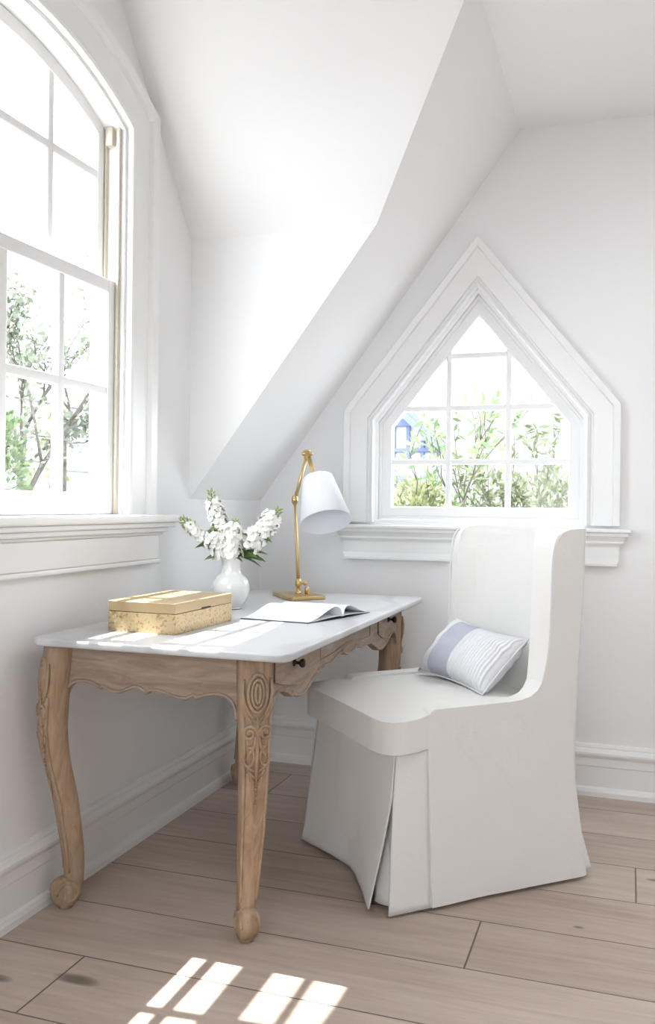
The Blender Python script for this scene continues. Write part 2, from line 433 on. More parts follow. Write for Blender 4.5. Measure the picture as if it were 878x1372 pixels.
# ---------------------------------------------------------------- window 1
w1 = thing('window_1', 'tall arched white double hung window with eight-over-eight panes on the left wall', None, (0, WC, ZS1), kind='structure')
w1['label'] = 'tall white arch-topped sash window in the left wall'
cas = arch(HW, ZS1, ZSP, ZAP)
bm = bmesh.new()
frame2d(bm, cas, [(0, 0), (0, .018), (-.0, .020)][:2] + [(.010, .021), (.098, .021), (.102, .028), (.106, .034), (.140, .036), (.144, .030), (.144, 0)], 'x')
obj('window_casing', bm, TRIM, w1)
# jamb lining
bm = bmesh.new(); frame2d(bm, cas, [(-.012, -.122), (-.012, -.005), (0.001, -.005), (.001, -.122)], 'x'); 
obj('window_jamb', bm, TRIM, w1)
# stool and apron with moulded returns
bm = bmesh.new()
ys, ye = WC-.80, WC+.80
box(bm, (-.11, WC-HW, ZS1-.026), (0, WC+HW, ZS1)); box(bm, (-.002, ys+.0, ZS1-.026), (.075, ye, ZS1))
obj('window_sill', bm, TRIM, w1, bevel=.006)
bm = bmesh.new()
for d, z0, z1, ins in ((.060, ZS1-.042, ZS1-.026, .012), (.045, ZS1-.058, ZS1-.042, .028), (.030, ZS1-.068, ZS1-.058, .04), (.020, ZS1-.150, ZS1-.068, .055), (.026, ZS1-.165, ZS1-.150, .05)):
    box(bm, (-.001, ys+ins, z0), (d, ye-ins, z1))
obj('window_apron', bm, TRIM, w1, bevel=.004)
# side tracks
bm = bmesh.new()
for s in (-1, 1):
    ya = WC+s*(HW-.012); yb = WC+s*(HW-.022)
    for xa, xb in ((-.120, -.112), (-.072, -.066), (-.028, -.018)): box(bm, (xa, min(ya, yb-s*.004), ZS1), (xb, max(ya, yb-s*.004), ZSP-.005))
obj('sash_track', bm, TRACK, w1)
bm = bmesh.new()
for s in (-1, 1): box(bm, (-.066, WC+s*(HW-.022)-.012, ZSP-.06), (-.040, WC+s*(HW-.022)+.012, ZSP-.0))
obj('track_stop', bm, TRACK, w1, bevel=.004)
G = .045
def bars_v(bm, ys_, z0, z1f, xa, xb, w):
    for y, ww in ys_: box(bm, (xa, y-ww/2, z0), (xb, y+ww/2, z1f(y)))
muy = [(WC+.2625, .030), (WC, .046), (WC-.2625, .030)]
# lower sash (inner)
xa, xb = -.064, -.030
lo = [(WC-HW+.012, ZS1), (WC-HW+.012, 1.820), (WC+HW-.012, 1.820), (WC+HW-.012, ZS1)]
ls = None
bm = bmesh.new()
y0, y1 = WC-HW+.013, WC+HW-.013
box(bm, (xa, y0, ZS1), (xb, y0+G, 1.820)); box(bm, (xa, y1-G, ZS1), (xb, y1, 1.820))
box(bm, (xa, y0+G, ZS1), (xb, y1-G, ZS1+.068)); box(bm, (xa, y0+G, 1.778), (xb, y1-G, 1.820))
obj('lower_sash', bm, TRIM, w1, bevel=.004); ls = COL.objects[-1]
bm = bmesh.new(); bars_v(bm, muy, ZS1+.06, lambda y: 1.785, xa+.004, xb-.004, .03); box(bm, (xa+.005, y0+.04, 1.452), (xb-.005, y1-.04, 1.482))
obj('lower_muntin_bars', bm, TRIM, w1, bevel=.006)
bm = bmesh.new(); box(bm, (-.049, y0+.03, ZS1+.05), (-.046, y1-.03, 1.79)); obj('lower_glass', bm, GLASS, w1)
# upper sash (outer), arched
xa, xb = -.108, -.074
up = arch(HW-.013, 1.79, ZSP, ZAP-.013)
bm = bmesh.new(); frame2d(bm, up, [(0, xa), (0, xb), (-G, xb), (-G, xa)], 'x'); box(bm, (xa, y0+G-.002, 1.79), (xb, y1-G+.002, 1.832))
obj('upper_sash', bm, TRIM, w1, bevel=.004, ang=50)
rise = ZAP-ZSP; RR = (HW*HW+rise*rise)/(2*rise); zcA = ZAP-RR
bm = bmesh.new(); bars_v(bm, muy, 1.825, lambda y: zcA+math.sqrt((RR-.05)**2-(y-WC)**2), xa+.004, xb-.004, .03)
box(bm, (xa+.005, y0+.04, 2.143), (xb-.005, y1-.04, 2.173)); obj('upper_muntin_bars', bm, TRIM, w1, bevel=.006)
gp = arch(HW-.045, 1.80, ZSP-.01, ZAP-.045)
bm = bmesh.new(); prism(bm, gp, -.093, -.090, 'x'); obj('upper_glass', bm, GLASS, w1)

# ---------------------------------------------------------------- window 2
w2 = thing('window_2', 'white house-shaped pentagonal window with small panes in the back wall', None, (XW, 0, 1.03), kind='structure')
bm = bmesh.new()
frame2d(bm, pin[::-1], [(0, 0), (0, -.012), (-.0, -.014)][:2] + [(.006, -.020), (.014, -.016), (.020, -.008), (.026, -.008), (.030, -.020), (.100, -.020), (.105, -.030), (.128, -.033), (.131, -.028), (.131, 0)], 'y')
obj('window_casing', bm, TRIM, w2)
bm = bmesh.new(); frame2d(bm, pin[::-1], [(-.012, .16), (-.012, .006), (0.001, .004), (.001, .16)], 'y', closed=True); obj('window_jamb', bm, TRIM, w2)
so = offset_path(pin[::-1], -.013, True)
bm = bmesh.new(); frame2d(bm, so, [(0, .020), (0, .055), (-.012, .055), (-.018, .030), (-.018, .022), (-.024, .020)][:0] + [(0, .022), (-.010, .022), (-.014, .032), (-.050, .032), (-.054, .040), (-.054, .065), (0, .065)], 'y', closed=True)
obj('sash_frame', bm, TRIM, w2)
gi = offset_path(so, -.056, True)   # glass polygon
gz0 = min(q[1] for q in gi); gza = max(q[1] for q in gi); gx0 = min(q[0] for q in gi); gzs = sorted(q[1] for q in gi)[2]
bm = bmesh.new()
def ztop(x): return gza - abs(x-XW)/(XW-gx0)*(gza-gzs)
for x in (XW-.122, XW+.122): box(bm, (x-.011, .034, gz0-.01), (x+.011, .060, ztop(x)+.012))
for z in (1.298, 1.520, 1.735):
    hw = (XW-gx0)*min(1, (gza-z)/(gza-gzs))+.012
    box(bm, (XW-hw, .036, z-.011), (XW+hw, .060, z+.011))
obj('muntin_bars', bm, TRIM, w2, bevel=.004)
bm = bmesh.new(); prism(bm, offset_path(so, -.045, True), .046, .049, 'y'); obj('glass', bm, GLASS, w2)
bm = bmesh.new()
box(bm, (XW-.60, -.058, 1.018), (XW+.60, 0, 1.034)); box(bm, (XW-.43, -.002, 1.018), (XW+.43, .03, 1.045))
obj('window_sill', bm, TRIM, w2, bevel=.005)
bm = bmesh.new()
def step(bm, d, z0, z1, hw, d2=None, hw2=None):
    d2 = d2 or d; hw2 = hw2 or hw
    A = [bm.verts.new(q) for q in ((XW-hw, 0, z0), (XW-hw, -d, z0), (XW+hw, -d, z0), (XW+hw, 0, z0))]
    B = [bm.verts.new(q) for q in ((XW-hw2, 0, z1), (XW-hw2, -d2, z1), (XW+hw2, -d2, z1), (XW+hw2, 0, z1))]
    bm.faces.new(A[::-1]); bm.faces.new(B)
    for i in range(4): bm.faces.new([A[i], A[(i+1) % 4], B[(i+1) % 4], B[i]])
step(bm, .046, 1.006, 1.018, .588); step(bm, .030, .985, 1.006, .570, .042, .583); step(bm, .034, .978, .985, .574)
step(bm, .024, .966, .978, .560, .030, .566); step(bm, .020, .905, .966, .555); step(bm, .026, .900, .918, .548, .022, .556)
step(bm, .030, .890, .900, .548)
obj('window_apron', bm, TRIM, w2)

# ---------------------------------------------------------------- desk
DZ = .76
desk = thing('writing_desk', 'carved limed-oak writing desk with cabriole legs and white marble top', 'desk', (.42, -.93, 0))
YM = -1.88                                              # mirror: y -> YM - y
sx0, sx1, sy0, sy1 = .060, .782, -1.675, -.205
cc = .028
slab = [(sx0, sy0+cc), (sx0+cc, sy0), (sx1-cc, sy0), (sx1-cc*.3, sy0+cc*.3), (sx1, sy0+cc), (sx1, sy1-cc), (sx1-cc, sy1), (sx0+cc, sy1), (sx0, sy1-cc)]
bm = bmesh.new(); prism(bm, slab, DZ-.020, DZ, 'z'); obj('marble_top', bm, MARBLE, desk, bevel=.006, seg=3, label='white marble top')

def leg_rows(tab): return tab
def make_leg(tab, n, name='leg'):
    tab = [(z, x, y, w*interp([(0, .80), (.2, .80), (.55, .86), (.7, .95)], z), d*.84) for z, x, y, w, d in tab]
    """tab rows: z, cx, cy, width, depth ; n outward direction"""
    n = Vector((n[0], n[1], 0)).normalized(); t = Vector((-n.y, n.x, 0))
    bm = bmesh.new(); K = 20; rings = []
    zs = [tab[0][0] + (tab[-1][0]-tab[0][0])*i/30 for i in range(31)]
    P = [Vector((r[0], r[1], r[2], )) for r in tab]
    for z in zs:
        cx, cy, w, d = interp(tab, z)
        # smooth by averaging neighbours
        a = interp(tab, z-.03); b_ = interp(tab, z+.03); cx, cy, w, d = [(p+2*q+r)/4 for p, q, r in zip(a, (cx, cy, w, d), b_)]
        ring = []
        for k in range(K):
            th = 2*PI*k/K + PI/K; c, s = math.cos(th), math.sin(th)
            e = .45
            u = math.copysign(abs(c)**e, c); v = math.copysign(abs(s)**e, s)
            # front face (u>0) keeps a raised central ridge
            q = Vector((cx, cy, z)) + n*(u*d/2 + (0.004*(1-abs(v)) if u > .6 else 0)) + t*(v*w/2*(1 if u > -.5 else .85))
            ring.append(bm.verts.new(q))
        rings.append(ring)
    for i in range(len(rings)-1):
        for k in range(K): bm.faces.new([rings[i][k], rings[i][(k+1) % K], rings[i+1][(k+1) % K], rings[i+1][k]])
    bm.faces.new(rings[0][::-1]); bm.faces.new(rings[-1])
    # scroll toe
    z0, cx, cy, w, d = tab[0]
    cen = Vector((cx, cy, .043)) + n*.022
    M = frame_mat(cen, t, n)
    lathe(bm, [(.020, -.027), (.034, -.024), (.040, -.014), (.042, 0), (.040, .014), (.034, .024), (.020, .027)], M, 24)
    # small pad under the toe
    lathe(bm, [(.020, .0), (.022, .010)], Matrix.Translation((cen.x, cen.y, 0)), 16)
    leg = obj(name, bm, WOOD_Z, desk, smooth=True)
    # spiral on both sides of the toe
    bm = bmesh.new()
    for s in (-1, 1):
        pts = []
        for i in range(30):
            a = i/29*3.6*PI; r = .034*(1-i/29*.86)
            pts.append(cen + t*(s*(.0225 + .004*(i/29))) + (n*math.cos(a-PI/2*0) + Vector((0, 0, 1))*math.sin(a))*r)
        tube(bm, pts, [.0062*(1-.4*i/29) for i in range(30)], 6)
    obj('toe_scroll', bm, WOOD_Z, leg, smooth=True)
    # edge bead running down both front edges
    bm = bmesh.new()
    for s in (-1, 1):
        pts = []
        for i in range(24):
            z = .10 + (.60-.10)*i/23
            cx, cy, w, d = interp(tab, z); pts.append(Vector((cx, cy, z)) + n*(d/2*.90) + t*(s*w/2*.88))
        tube(bm, pts, .0045, 6)
    obj('edge_bead', bm, WOOD_Z, leg, smooth=True)
    # carving on the knee
    bm = bmesh.new()
    def S(a, z, out=.004):
        cx, cy, w, d = interp(tab, z); return Vector((cx, cy, z)) + n*(d/2 + out - abs(a)*.10) + t*a
    def T(pl, r): tube(bm, [S(*q) for q in pl], r, 6)
    for k, (ra, rb, rr) in enumerate(((.024, .046, .0050), (.015, .034, .0042), (.006, .022, .0045))):
        pts = [S(ra*math.sin(2*PI*i/28), .655+rb*math.cos(2*PI*i/28), .005) for i in range(29)]
        tube(bm, pts, rr, 6, cap=False)
    for s in (-1, 1):
        # leaves cupping the cabochon
        T([(s*.034, .690), (s*.037, .660), (s*.033, .632), (s*.020, .605), (s*.004, .590)], [.0025, .005, .006, .005, .002])
        T([(s*.038, .650), (s*.036, .625), (s*.026, .600), (s*.010, .583)], [.002, .0045, .005, .002])
        # volutes
        pts = []
        for i in range(26):
            a = -PI*.1 + i/25*3.3*PI; r = .017*(1-i/25*.75)
            pts.append((s*(.020 - r*math.cos(a)), .558 + r*1.15*math.sin(a), .006))
        T(pts, [.0045]*26)
        lathe(bm, [(.006, 0), (.0045, .003), (.001, .005)], frame_mat(S(s*.020, .558, .004), n), 10)
        T([(s*.003, .565), (s*.006, .530), (s*.020, .505), (s*.026, .490)], [.004, .0055, .005, .002])
        # C scroll below
        pts = []
        for i in range(16):
            a = PI*.55 - i/15*1.5*PI; pts.append((s*(.021 - .013*math.cos(a)*1.0), .500 + .024*math.sin(a), .005))
        T(pts, [.004]*16)
        for q in range(3):
            zz = .470 - q*.014
            T([(s*.002, zz-.012), (s*.012, zz-.004), (s*(.026-.006*q), zz+.008), (s*(.030-.007*q), zz+.002)], [.003, .005, .004, .0015])
    T([(0, .60), (0, .55), (0, .50), (0, .45), (0, .42)], [.003, .006, .006, .005, .002])
    for q in range(5): lathe(bm, [(.001, 0), (.0065-.0008*q, .003), (.001, .008)], frame_mat(S(0, .425-q*.011, 0), n), 10)
    T([(0, .372), (0, .345), (0, .32)], [.004, .003, .001])
    obj('carving', bm, WOOD_Z, leg, smooth=True, label='carved cabochon and scroll relief')
    return leg
legR = [(.055, .607, -1.505, .050, .055), (.10, .610, -1.503, .058, .060), (.20, .622, -1.520, .068, .068), (.30, .638, -1.545, .074, .072), (.40, .653, -1.572, .078, .074),
        (.51, .664, -1.592, .080, .078), (.64, .667, -1.600, .086, .082), (.739, .666, -1.596, .088, .082)]
legL = [(.055, .090, -1.500, .050, .055), (.10, .092, -1.500, .058, .060), (.16, .094, -1.510, .062, .064), (.31, .096, -1.548, .072, .070), (.43, .086, -1.580, .076, .074),
        (.51, .084, -1.592, .080, .078), (.64, .096, -1.600, .086, .080), (.739, .104, -1.596, .088, .080)]
mir = lambda tab: [(z, x, YM-y, w, d) for z, x, y, w, d in tab]
make_leg(legR, (.62, -.78)); make_leg(legL, (-.62, -.78)); make_leg(mir(legR), (.62, .78)); make_leg(mir(legL), (-.62, .78))

AT = DZ-.021
def apron(name, edge, plane, w0, w1, mat=WOOD_X, lbl=None):
    a, b = edge[0][0], edge[-1][0]
    poly = [(a, AT)] + list(edge) + [(b, AT)]
    bm = bmesh.new(); prism(bm, poly, w0, w1, plane)
    o = obj(name, bm, mat, desk)
    # raised bead along the scalloped edge
    f = PL[plane]; bm = bmesh.new()
    wf = w0 if name != 'x' else w1
    tube(bm, [f(p[0], p[1]+.004, wf) for p in edge], .0045, 6, up=(0, 0, 1))
    obj('edge_bead', bm, mat, o, smooth=True)
    return o
def sm2(pts, n=5): return [(p.x, p.y) for p in smoothpath([(a, b, 0) for a, b in pts], n)]
se = sm2([(.118, .585), (.130, .616), (.150, .634), (.179, .640), (.208, .636), (.233, .624)]) + sm2([(.238, .630), (.246, .626), (.262, .620), (.290, .619), (.335, .636), (.358, .628), (.369, .622)]) \
   + sm2([(.374, .629), (.386, .631), (.410, .629), (.445, .620), (.478, .617), (.498, .626)]) + sm2([(.502, .630), (.510, .622), (.522, .626), (.545, .632), (.575, .634), (.602, .624), (.616, .605), (.622, .575)])
apron('front_apron', se, 'y', -1.598, -1.576)
apron('rear_apron', se, 'y', YM+1.598, YM+1.576)
le = sm2([(-1.572, .585), (-1.560, .615), (-1.535, .632), (-1.500, .636), (-1.455, .622), (-1.424, .607)]) + sm2([(-1.418, .616), (-1.408, .606), (-1.370, .598), (-1.330, .598), (-1.290, .610), (-1.245, .628), (-1.222, .634)]) \
   + sm2([(-1.215, .640), (-1.185, .640), (-1.150, .643), (-1.110, .640), (-1.06, .650), (-1.02, .657), (-.998, .655)]) + sm2([(-.992, .661), (-.94, .643), (-.905, .638), (-.87, .648), (-.855, .650)])
le2 = [(YM-y, z) for y, z in le[::-1]]
le2 = [q for q in le2 if q[0] > -.85]
apron('side_apron', le + le2, 'x', .700, .678, lbl=None)
apron('wall_side_apron', le + le2, 'x', .082, .100)
# drawers
for yc, nm in ((-1.425, 'near'), (-.455, 'far')):
    bm = bmesh.new(); h = .126
    poly = [(yc-h, .668), (yc-h, .731), (yc+h, .731), (yc+h, .660), (yc+h-.05, .640), (yc+.03, .632), (yc-h+.04, .655)] if nm == 'near' else \
           [(yc-h, .660), (yc-h, .731), (yc+h, .731), (yc+h, .668), (yc+h-.04, .655), (yc-.03, .632), (yc-h+.05, .640)]
    prism(bm, poly, .700, .7055, 'x'); dr = obj('drawer', bm, WOOD_X, desk, bevel=.002)
    bm = bmesh.new()   # dark strip that colours in the shade around the drawer front
    frame2d(bm, poly, [(0, .700), (0, .7012), (.0035, .7012), (.0035, .700)], 'x', closed=True)
    frame2d(bm, poly, [(0, .700), (0, .7012), (-.0035, .7012), (-.0035, .700)], 'x', closed=True) if False else None
    obj('gap_shade_strip', bm, DARKM, dr, label='narrow dark strip standing in for shade around the drawer front')
    bm = bmesh.new(); Mk = frame_mat((.7055, yc, .698), (1, 0, 0), (0, 1, 0))
    lathe(bm, [(.010, 0), (.011, .003), (.0045, .006), (.004, .014), (.010, .019), (.0125, .025), (.010, .030), (.004, .032)], Mk, 18)
    obj('knob', bm, DARKM, dr, smooth=True, label='small dark bronze knob')
bm = bmesh.new()
cp = [(-1.20, .665), (-1.20, .731), (-.68, .731), (-.68, .665), (-.80, .667), (-.94, .680), (-1.08, .667)]
frame2d(bm, cp, [(0, .700), (0, .7025), (.004, .7025), (.004, .700)], 'x', closed=True)
obj('panel_moulding', bm, WOOD_X, desk)

# ---------------------------------------------------------------- gold box
bxl = thing('keepsake_box', 'hammered gold lidded box on the marble desk top, nearest the left wall', 'box', (.29, -1.32, DZ), R(-2))
bw, bd = .106, .166
bm = bmesh.new(); box(bm, (-bw, -bd, 0), (bw, bd, .0545)); obj('box_body', bm, GOLD, bxl, world=False, bevel=.0015)
bm = bmesh.new(); box(bm, (-bw, -bd, .0560), (bw, bd, .084)); lid = obj('box_lid', bm, GOLD_LID, bxl, world=False, bevel=.002)
bm = bmesh.new(); box(bm, (-bw+.002, -bd+.002, .0545), (bw-.002, bd-.002, .056)); obj('lid_seam', bm, DARKM, bxl, world=False)
bm = bmesh.new(); box(bm, (bw-.001, -.022, .0555), (bw+.0012, .030, .0600)); obj('notch_shade', bm, DARKM, lid, world=False, label='dark block standing in for the shade of a finger notch under the lid')  # no recess is cut; a dark block gives the notch its shade

# ---------------------------------------------------------------- vase and flowers
VX, VY = .265, -.87
vase = thing('vase', 'glossy white porcelain vase with a round belly and straight neck', 'vase', (VX, VY, DZ))
bm = bmesh.new()
vp = [(.034, .000), (.036, .003), (.034, .006), (.040, .014), (.052, .030), (.061, .052), (.0635, .072), (.060, .092), (.049, .108), (.037, .119), (.0325, .130), (.0315, .150), (.0325, .165), (.036, .176),
      (.0335, .176), (.029, .165), (.028, .150), (.029, .130), (.034, .118), (.045, .105), (.054, .085), (.054, .055), (.03, .02), (.004, .012)]
lathe(bm, [(max(.002, q.x), q.y) for q in smoothpath([(a, b, 0) for a, b in vp], 4)], Matrix.Translation((0, 0, 0)), 64); obj('vase_body', bm, PORC, vase, smooth=True, world=False)
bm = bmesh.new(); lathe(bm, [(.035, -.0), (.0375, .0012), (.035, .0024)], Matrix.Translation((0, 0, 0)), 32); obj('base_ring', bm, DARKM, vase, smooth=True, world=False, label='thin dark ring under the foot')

def petal(bm, c, nrm, up, r, curl):
    """one ruffled petal: 3x3 patch"""
    nrm = nrm.normalized(); up = (up - nrm*up.dot(nrm)).normalized(); sd = nrm.cross(up); g = []
    for i in range(3):
        row = []
        for j in range(3):
            u = i/2; v = (j-1)
            w = (.25 + .75*math.sin(PI*min(1, u*.75+.1)))*r*.55
            ruff = random.uniform(-.12, .12)*r*u
            row.append(bm.verts.new(c + up*(u*r) + sd*(v*w) + nrm*(curl*u*u*r + ruff - abs(v)*.1*r)))
        g.append(row)
    for i in range(2):
        for j in range(2): bm.faces.new([g[i][j], g[i+1][j], g[i+1][j+1], g[i][j+1]])

def flower_stem(label, tip, bend, start, r_bl, seed, n_leaf=3, tipbuds=9, dens=30):
    random.seed(seed)
    base = Vector((VX, VY, DZ+.03)); mouth = Vector((VX, VY, DZ+.172)) + Vector((bend[0]*.016, bend[1]*.016, 0))
    tip = Vector(tip); mid = (mouth+tip)/2 + Vector((bend[0]*.02, bend[1]*.02, .012))
    path = smoothpath([base, mouth, mid, tip], 8)
    t = thing('stock_flower', label, 'flower', (VX, VY, DZ+.03), group='white stock stems in the porcelain vase')
    bm = bmesh.new(); tube(bm, path, [.0030*(1-.5*i/len(path)) for i in range(len(path))], 7); obj('stem', bm, STEMG, t, smooth=True)
    up = path[8:]; n = len(up)
    def at(s):
        k = s*(n-1); i = min(int(k), n-2); return up[i].lerp(up[i+1], k-i), (up[i+1]-up[i]).normalized()
    bm = bmesh.new(); gc = bmesh.new()
    for k in range(int(dens*1.7)):
        s = start + (.84-start)*k/(dens*1.7); c, d = at(s)
        a = k*2.4; side = d.orthogonal().normalized(); side.rotate(Matrix.Rotation(a, 3, d).to_quaternion())
        rad = 1.35*r_bl*(1-.35*max(0, (s-start)/(1-start)))*random.uniform(.7, 1.05)
        fc = c + side*rad; nr = (side + d*.45).normalized(); pr = .0150*random.uniform(.8, 1.15)*(1-.25*s)
        np_ = random.choice((5, 6, 7))
        for q in range(np_):
            u_ = nr.orthogonal().normalized(); u_.rotate(Matrix.Rotation(2*PI*q/np_ + k, 3, nr).to_quaternion())
            petal(bm, fc, nr, (u_ + nr*random.uniform(.0, .7)).normalized(), pr, random.uniform(-.3, .3))
        tube(gc, [c, c + side*rad*.5 - d*.002, fc - nr*.002], [.0008, .0010, .0018], 4)
    obj('blossoms', bm, PETAL, t, smooth=True)
    tipbuds = int(tipbuds*1.6)
    for k in range(tipbuds):
        s = .66 + .36*k/tipbuds; c, d = at(min(s, 1)); a = k*2.4
        side = d.orthogonal().normalized(); side.rotate(Matrix.Rotation(a, 3, d).to_quaternion())
        rr = .020*(1-.75*k/tipbuds); fc = c + side*rr + d*(.006 + max(0, s-1)*.05)
        lathe(gc, [(.0006, -.004), (.0028, -.001), (.0032, .002), (.0018, .006), (.0004, .008)], frame_mat(fc, side+d), 7)
        tube(gc, [c, fc], .0008, 4)
    obj('buds', gc, BUD, t, smooth=True)
    bm = bmesh.new()
    for k in range(n_leaf):
        s = .02 + .16*k; c, d = at(s); a = seed*1.3 + k*2.2
        dr = Vector((math.cos(a), math.sin(a)*.6, .15)).normalized()
        leafblade(bm, c, dr, .065+.02*random.random(), .010)
    obj('leaves', bm, LEAFG, t, smooth=True)
    return t
def leafblade(bm, c, d, L_, w, droop=.35, nseg=7):
    d = Vector(d).normalized(); sd = d.cross(Vector((0, 0, 1))).normalized(); sd.rotate(Matrix.Rotation(random.uniform(-1.2, 1.2), 3, d).to_quaternion()); rows = []
    for i in range(nseg+1):
        u = i/nseg; ww = w*math.sin(PI*min(1, .12+u*.88))**.8
        p = c + d*(L_*u) - Vector((0, 0, 1))*(droop*L_*u*u)
        rows.append([bm.verts.new(p - sd*ww + Vector((0, 0, ww*.4))), bm.verts.new(p), bm.verts.new(p + sd*ww + Vector((0, 0, ww*.4)))])
    for i in range(nseg):
        for j in range(2): bm.faces.new([rows[i][j], rows[i+1][j], rows[i+1][j+1], rows[i][j+1]])
rt = Vector((.947, .322, 0))            # picture-right direction along the desk
V0 = Vector((VX, VY, 0))
def vt(r, z, back=0): q = V0 + rt*r + Vector((-.32, .94, 0))*back; return (q.x, q.y, z)
flower_stem('sparse white stock stem leaning far left over the box, green buds at its tip', vt(-.165, 1.062, -.01), (-1, -.1), .22, .018, 3, 3, 10, 26)
flower_stem('tallest white stock stem, rising left of the vase with green tip buds', vt(-.075, 1.155, .02), (-.5, .3), .12, .028, 5, 3, 12, 44)
flower_stem('full white stock stem upright in the middle of the bunch', vt(.015, 1.055, -.02), (.1, -.6), .05, .032, 8, 3, 8, 42)
flower_stem('full white stock stem leaning right towards the brass lamp', vt(.158, 1.095, .01), (1, .2), .22, .034, 11, 4, 12, 54)
flower_stem('short white stock stem low at the left rim of the vase', vt(-.055, 1.03, -.03), (-.7, -.5), .05, .034, 14, 3, 5, 38)
bm = bmesh.new(); random.seed(5)
for (r, z, L_) in ((.9, .35, .10), (1, .12, .085), (.55, .6, .075), (-.7, .2, .06), (.8, -.1, .075), (.3, .3, .06), (-.4, .1, .05), (.1, .4, .06), (.7, .7, .06), (1, .3, .07)):
    d = rt*r + Vector((-.32, .94, 0))*random.uniform(-.7, .1) + Vector((0, 0, z))
    leafblade(bm, Vector((VX, VY, DZ+.178)) + rt*(r*.014), d, L_*1.25, .0115, .3)
lf = COL.objects
sp_ = [o for o in COL.objects if o.name.startswith('stock_flower')][3]
obj('low_leaves', bm, LEAFG, sp_, smooth=True)

# ---------------------------------------------------------------- lamp
LX, LY = .345, -.42
lamp = thing('desk_lamp', 'brass jointed desk lamp with tilted white shade at the far end of the desk', 'lamp', (LX, LY, DZ))
base = [(.375, -.565), (.462, -.455), (.335, -.300), (.222, -.390), (.232, -.405), (.352, -.560)]
bm = bmesh.new(); prism(bm, base, DZ, DZ+.014, 'z'); obj('base', bm, BRASS, lamp, bevel=.003)
lr = Vector((.938, .347, 0)); lc = Vector((.347, -.938, 0))         # right / toward the viewer at the lamp
P0 = Vector((LX, LY, DZ))
def LP(r, z, c=0): return P0 + lr*r + lc*c + Vector((0, 0, z))
bot = LP(-.005, .055); elbow = LP(-.022, .372); head = LP(.022, .545); nk = LP(.052, .462, .03)
bm = bmesh.new()
lathe(bm, [(.012, 0), (.012, .006), (.007, .009), (.007, .026), (.011, .028), (.013, .034), (.013, .048), (.010, .054), (.007, .060)], Matrix.Translation(LP(-.005, .013)), 20)
obj('stem_socket', bm, BRASS, lamp, smooth=True)
bm = bmesh.new()
for (r, z) in ((.022, .052),):
    lathe(bm, [(.006, 0), (.010, .002), (.010, .012), (.006, .014)], frame_mat(LP(r-.008, z+.002), lr), 16)
    tube(bm, [LP(-.005, z), LP(r, z)], .003, 8)
lathe(bm, [(.009, 0), (.009, .022), (.006, .026), (.002, .027)], Matrix.Translation(LP(.028, .014, .01)), 16)
obj('adjusting_knob', bm, BRASS, lamp, smooth=True)
bm = bmesh.new(); tube(bm, [bot, bot.lerp(elbow, .3), bot.lerp(elbow, .97)], [.0075, .0065, .0048], 14); obj('lower_arm', bm, BRASS, lamp, smooth=True)
bm = bmesh.new()
lathe(bm, [(.005, -.020), (.010, -.014), (.013, -.006), (.013, .006), (.010, .014), (.005, .020)], Matrix.Translation(elbow), 18)
lathe(bm, [(.007, -.017), (.010, -.013), (.010, .013), (.007, .017)], frame_mat(elbow, lc), 16)
obj('elbow_joint', bm, BRASS, lamp, smooth=True)
bm = bmesh.new(); tube(bm, [elbow, elbow.lerp(head, .5), head], [.0075, .0062, .0050], 14); tube(bm, [elbow+lr*.0, elbow.lerp(head, .95)+lr*.006], .0022, 8); obj('upper_arm', bm, BRASS, lamp, smooth=True)
bm = bmesh.new()
lathe(bm, [(.008, -.020), (.011, -.016), (.011, .012), (.013, .014), (.013, .018), (.006, .020)], Matrix.Translation(head), 16)
lathe(bm, [(.004, -.02), (.008, -.016), (.008, .018), (.003, .024)], frame_mat(head+Vector((0, 0, .004)), lr), 14)
obj('head_joint', bm, BRASS, lamp, smooth=True)
bm = bmesh.new(); tube(bm, [head, head.lerp(nk, .6), nk], [.0065, .0055, .0075], 12); tube(bm, [head+lr*.01, nk+lr*.008], .0022, 8); obj('neck', bm, BRASS, lamp, smooth=True)
ax = (lr*.16 + lc*.46 + Vector((0, 0, -.86))).normalized()          # shade axis, pointing out of the open end
st = LP(.064, .452, .04)
M = frame_mat(st, ax, lr)
bm = bmesh.new()
lathe(bm, [(.0585, 0), (.0965, .186), (.095, .186), (.0570, .0015)], M, 56, False, False)
obj('shade', bm, SHADE, lamp, smooth=True, label='white drum shade')
bm = bmesh.new(); lathe(bm, [(.0565, .0016), (.0565, .0006)], M, 48); sh2 = COL.objects[-1]
obj('shade_top', bm, SHADE, lamp)
bm = bmesh.new(); lathe(bm, [(.008, -.02), (.013, -.012), (.015, 0), (.015, .03), (.012, .035)], M, 18); obj('bulb_socket', bm, BRASS, lamp, smooth=True)
bm = bmesh.new(); lathe(bm, [(.010, .035), (.014, .05), (.024, .072), (.027, .09), (.022, .108), (.010, .118), (.002, .12)], M, 20); obj('bulb', bm, PORC, lamp, smooth=True)

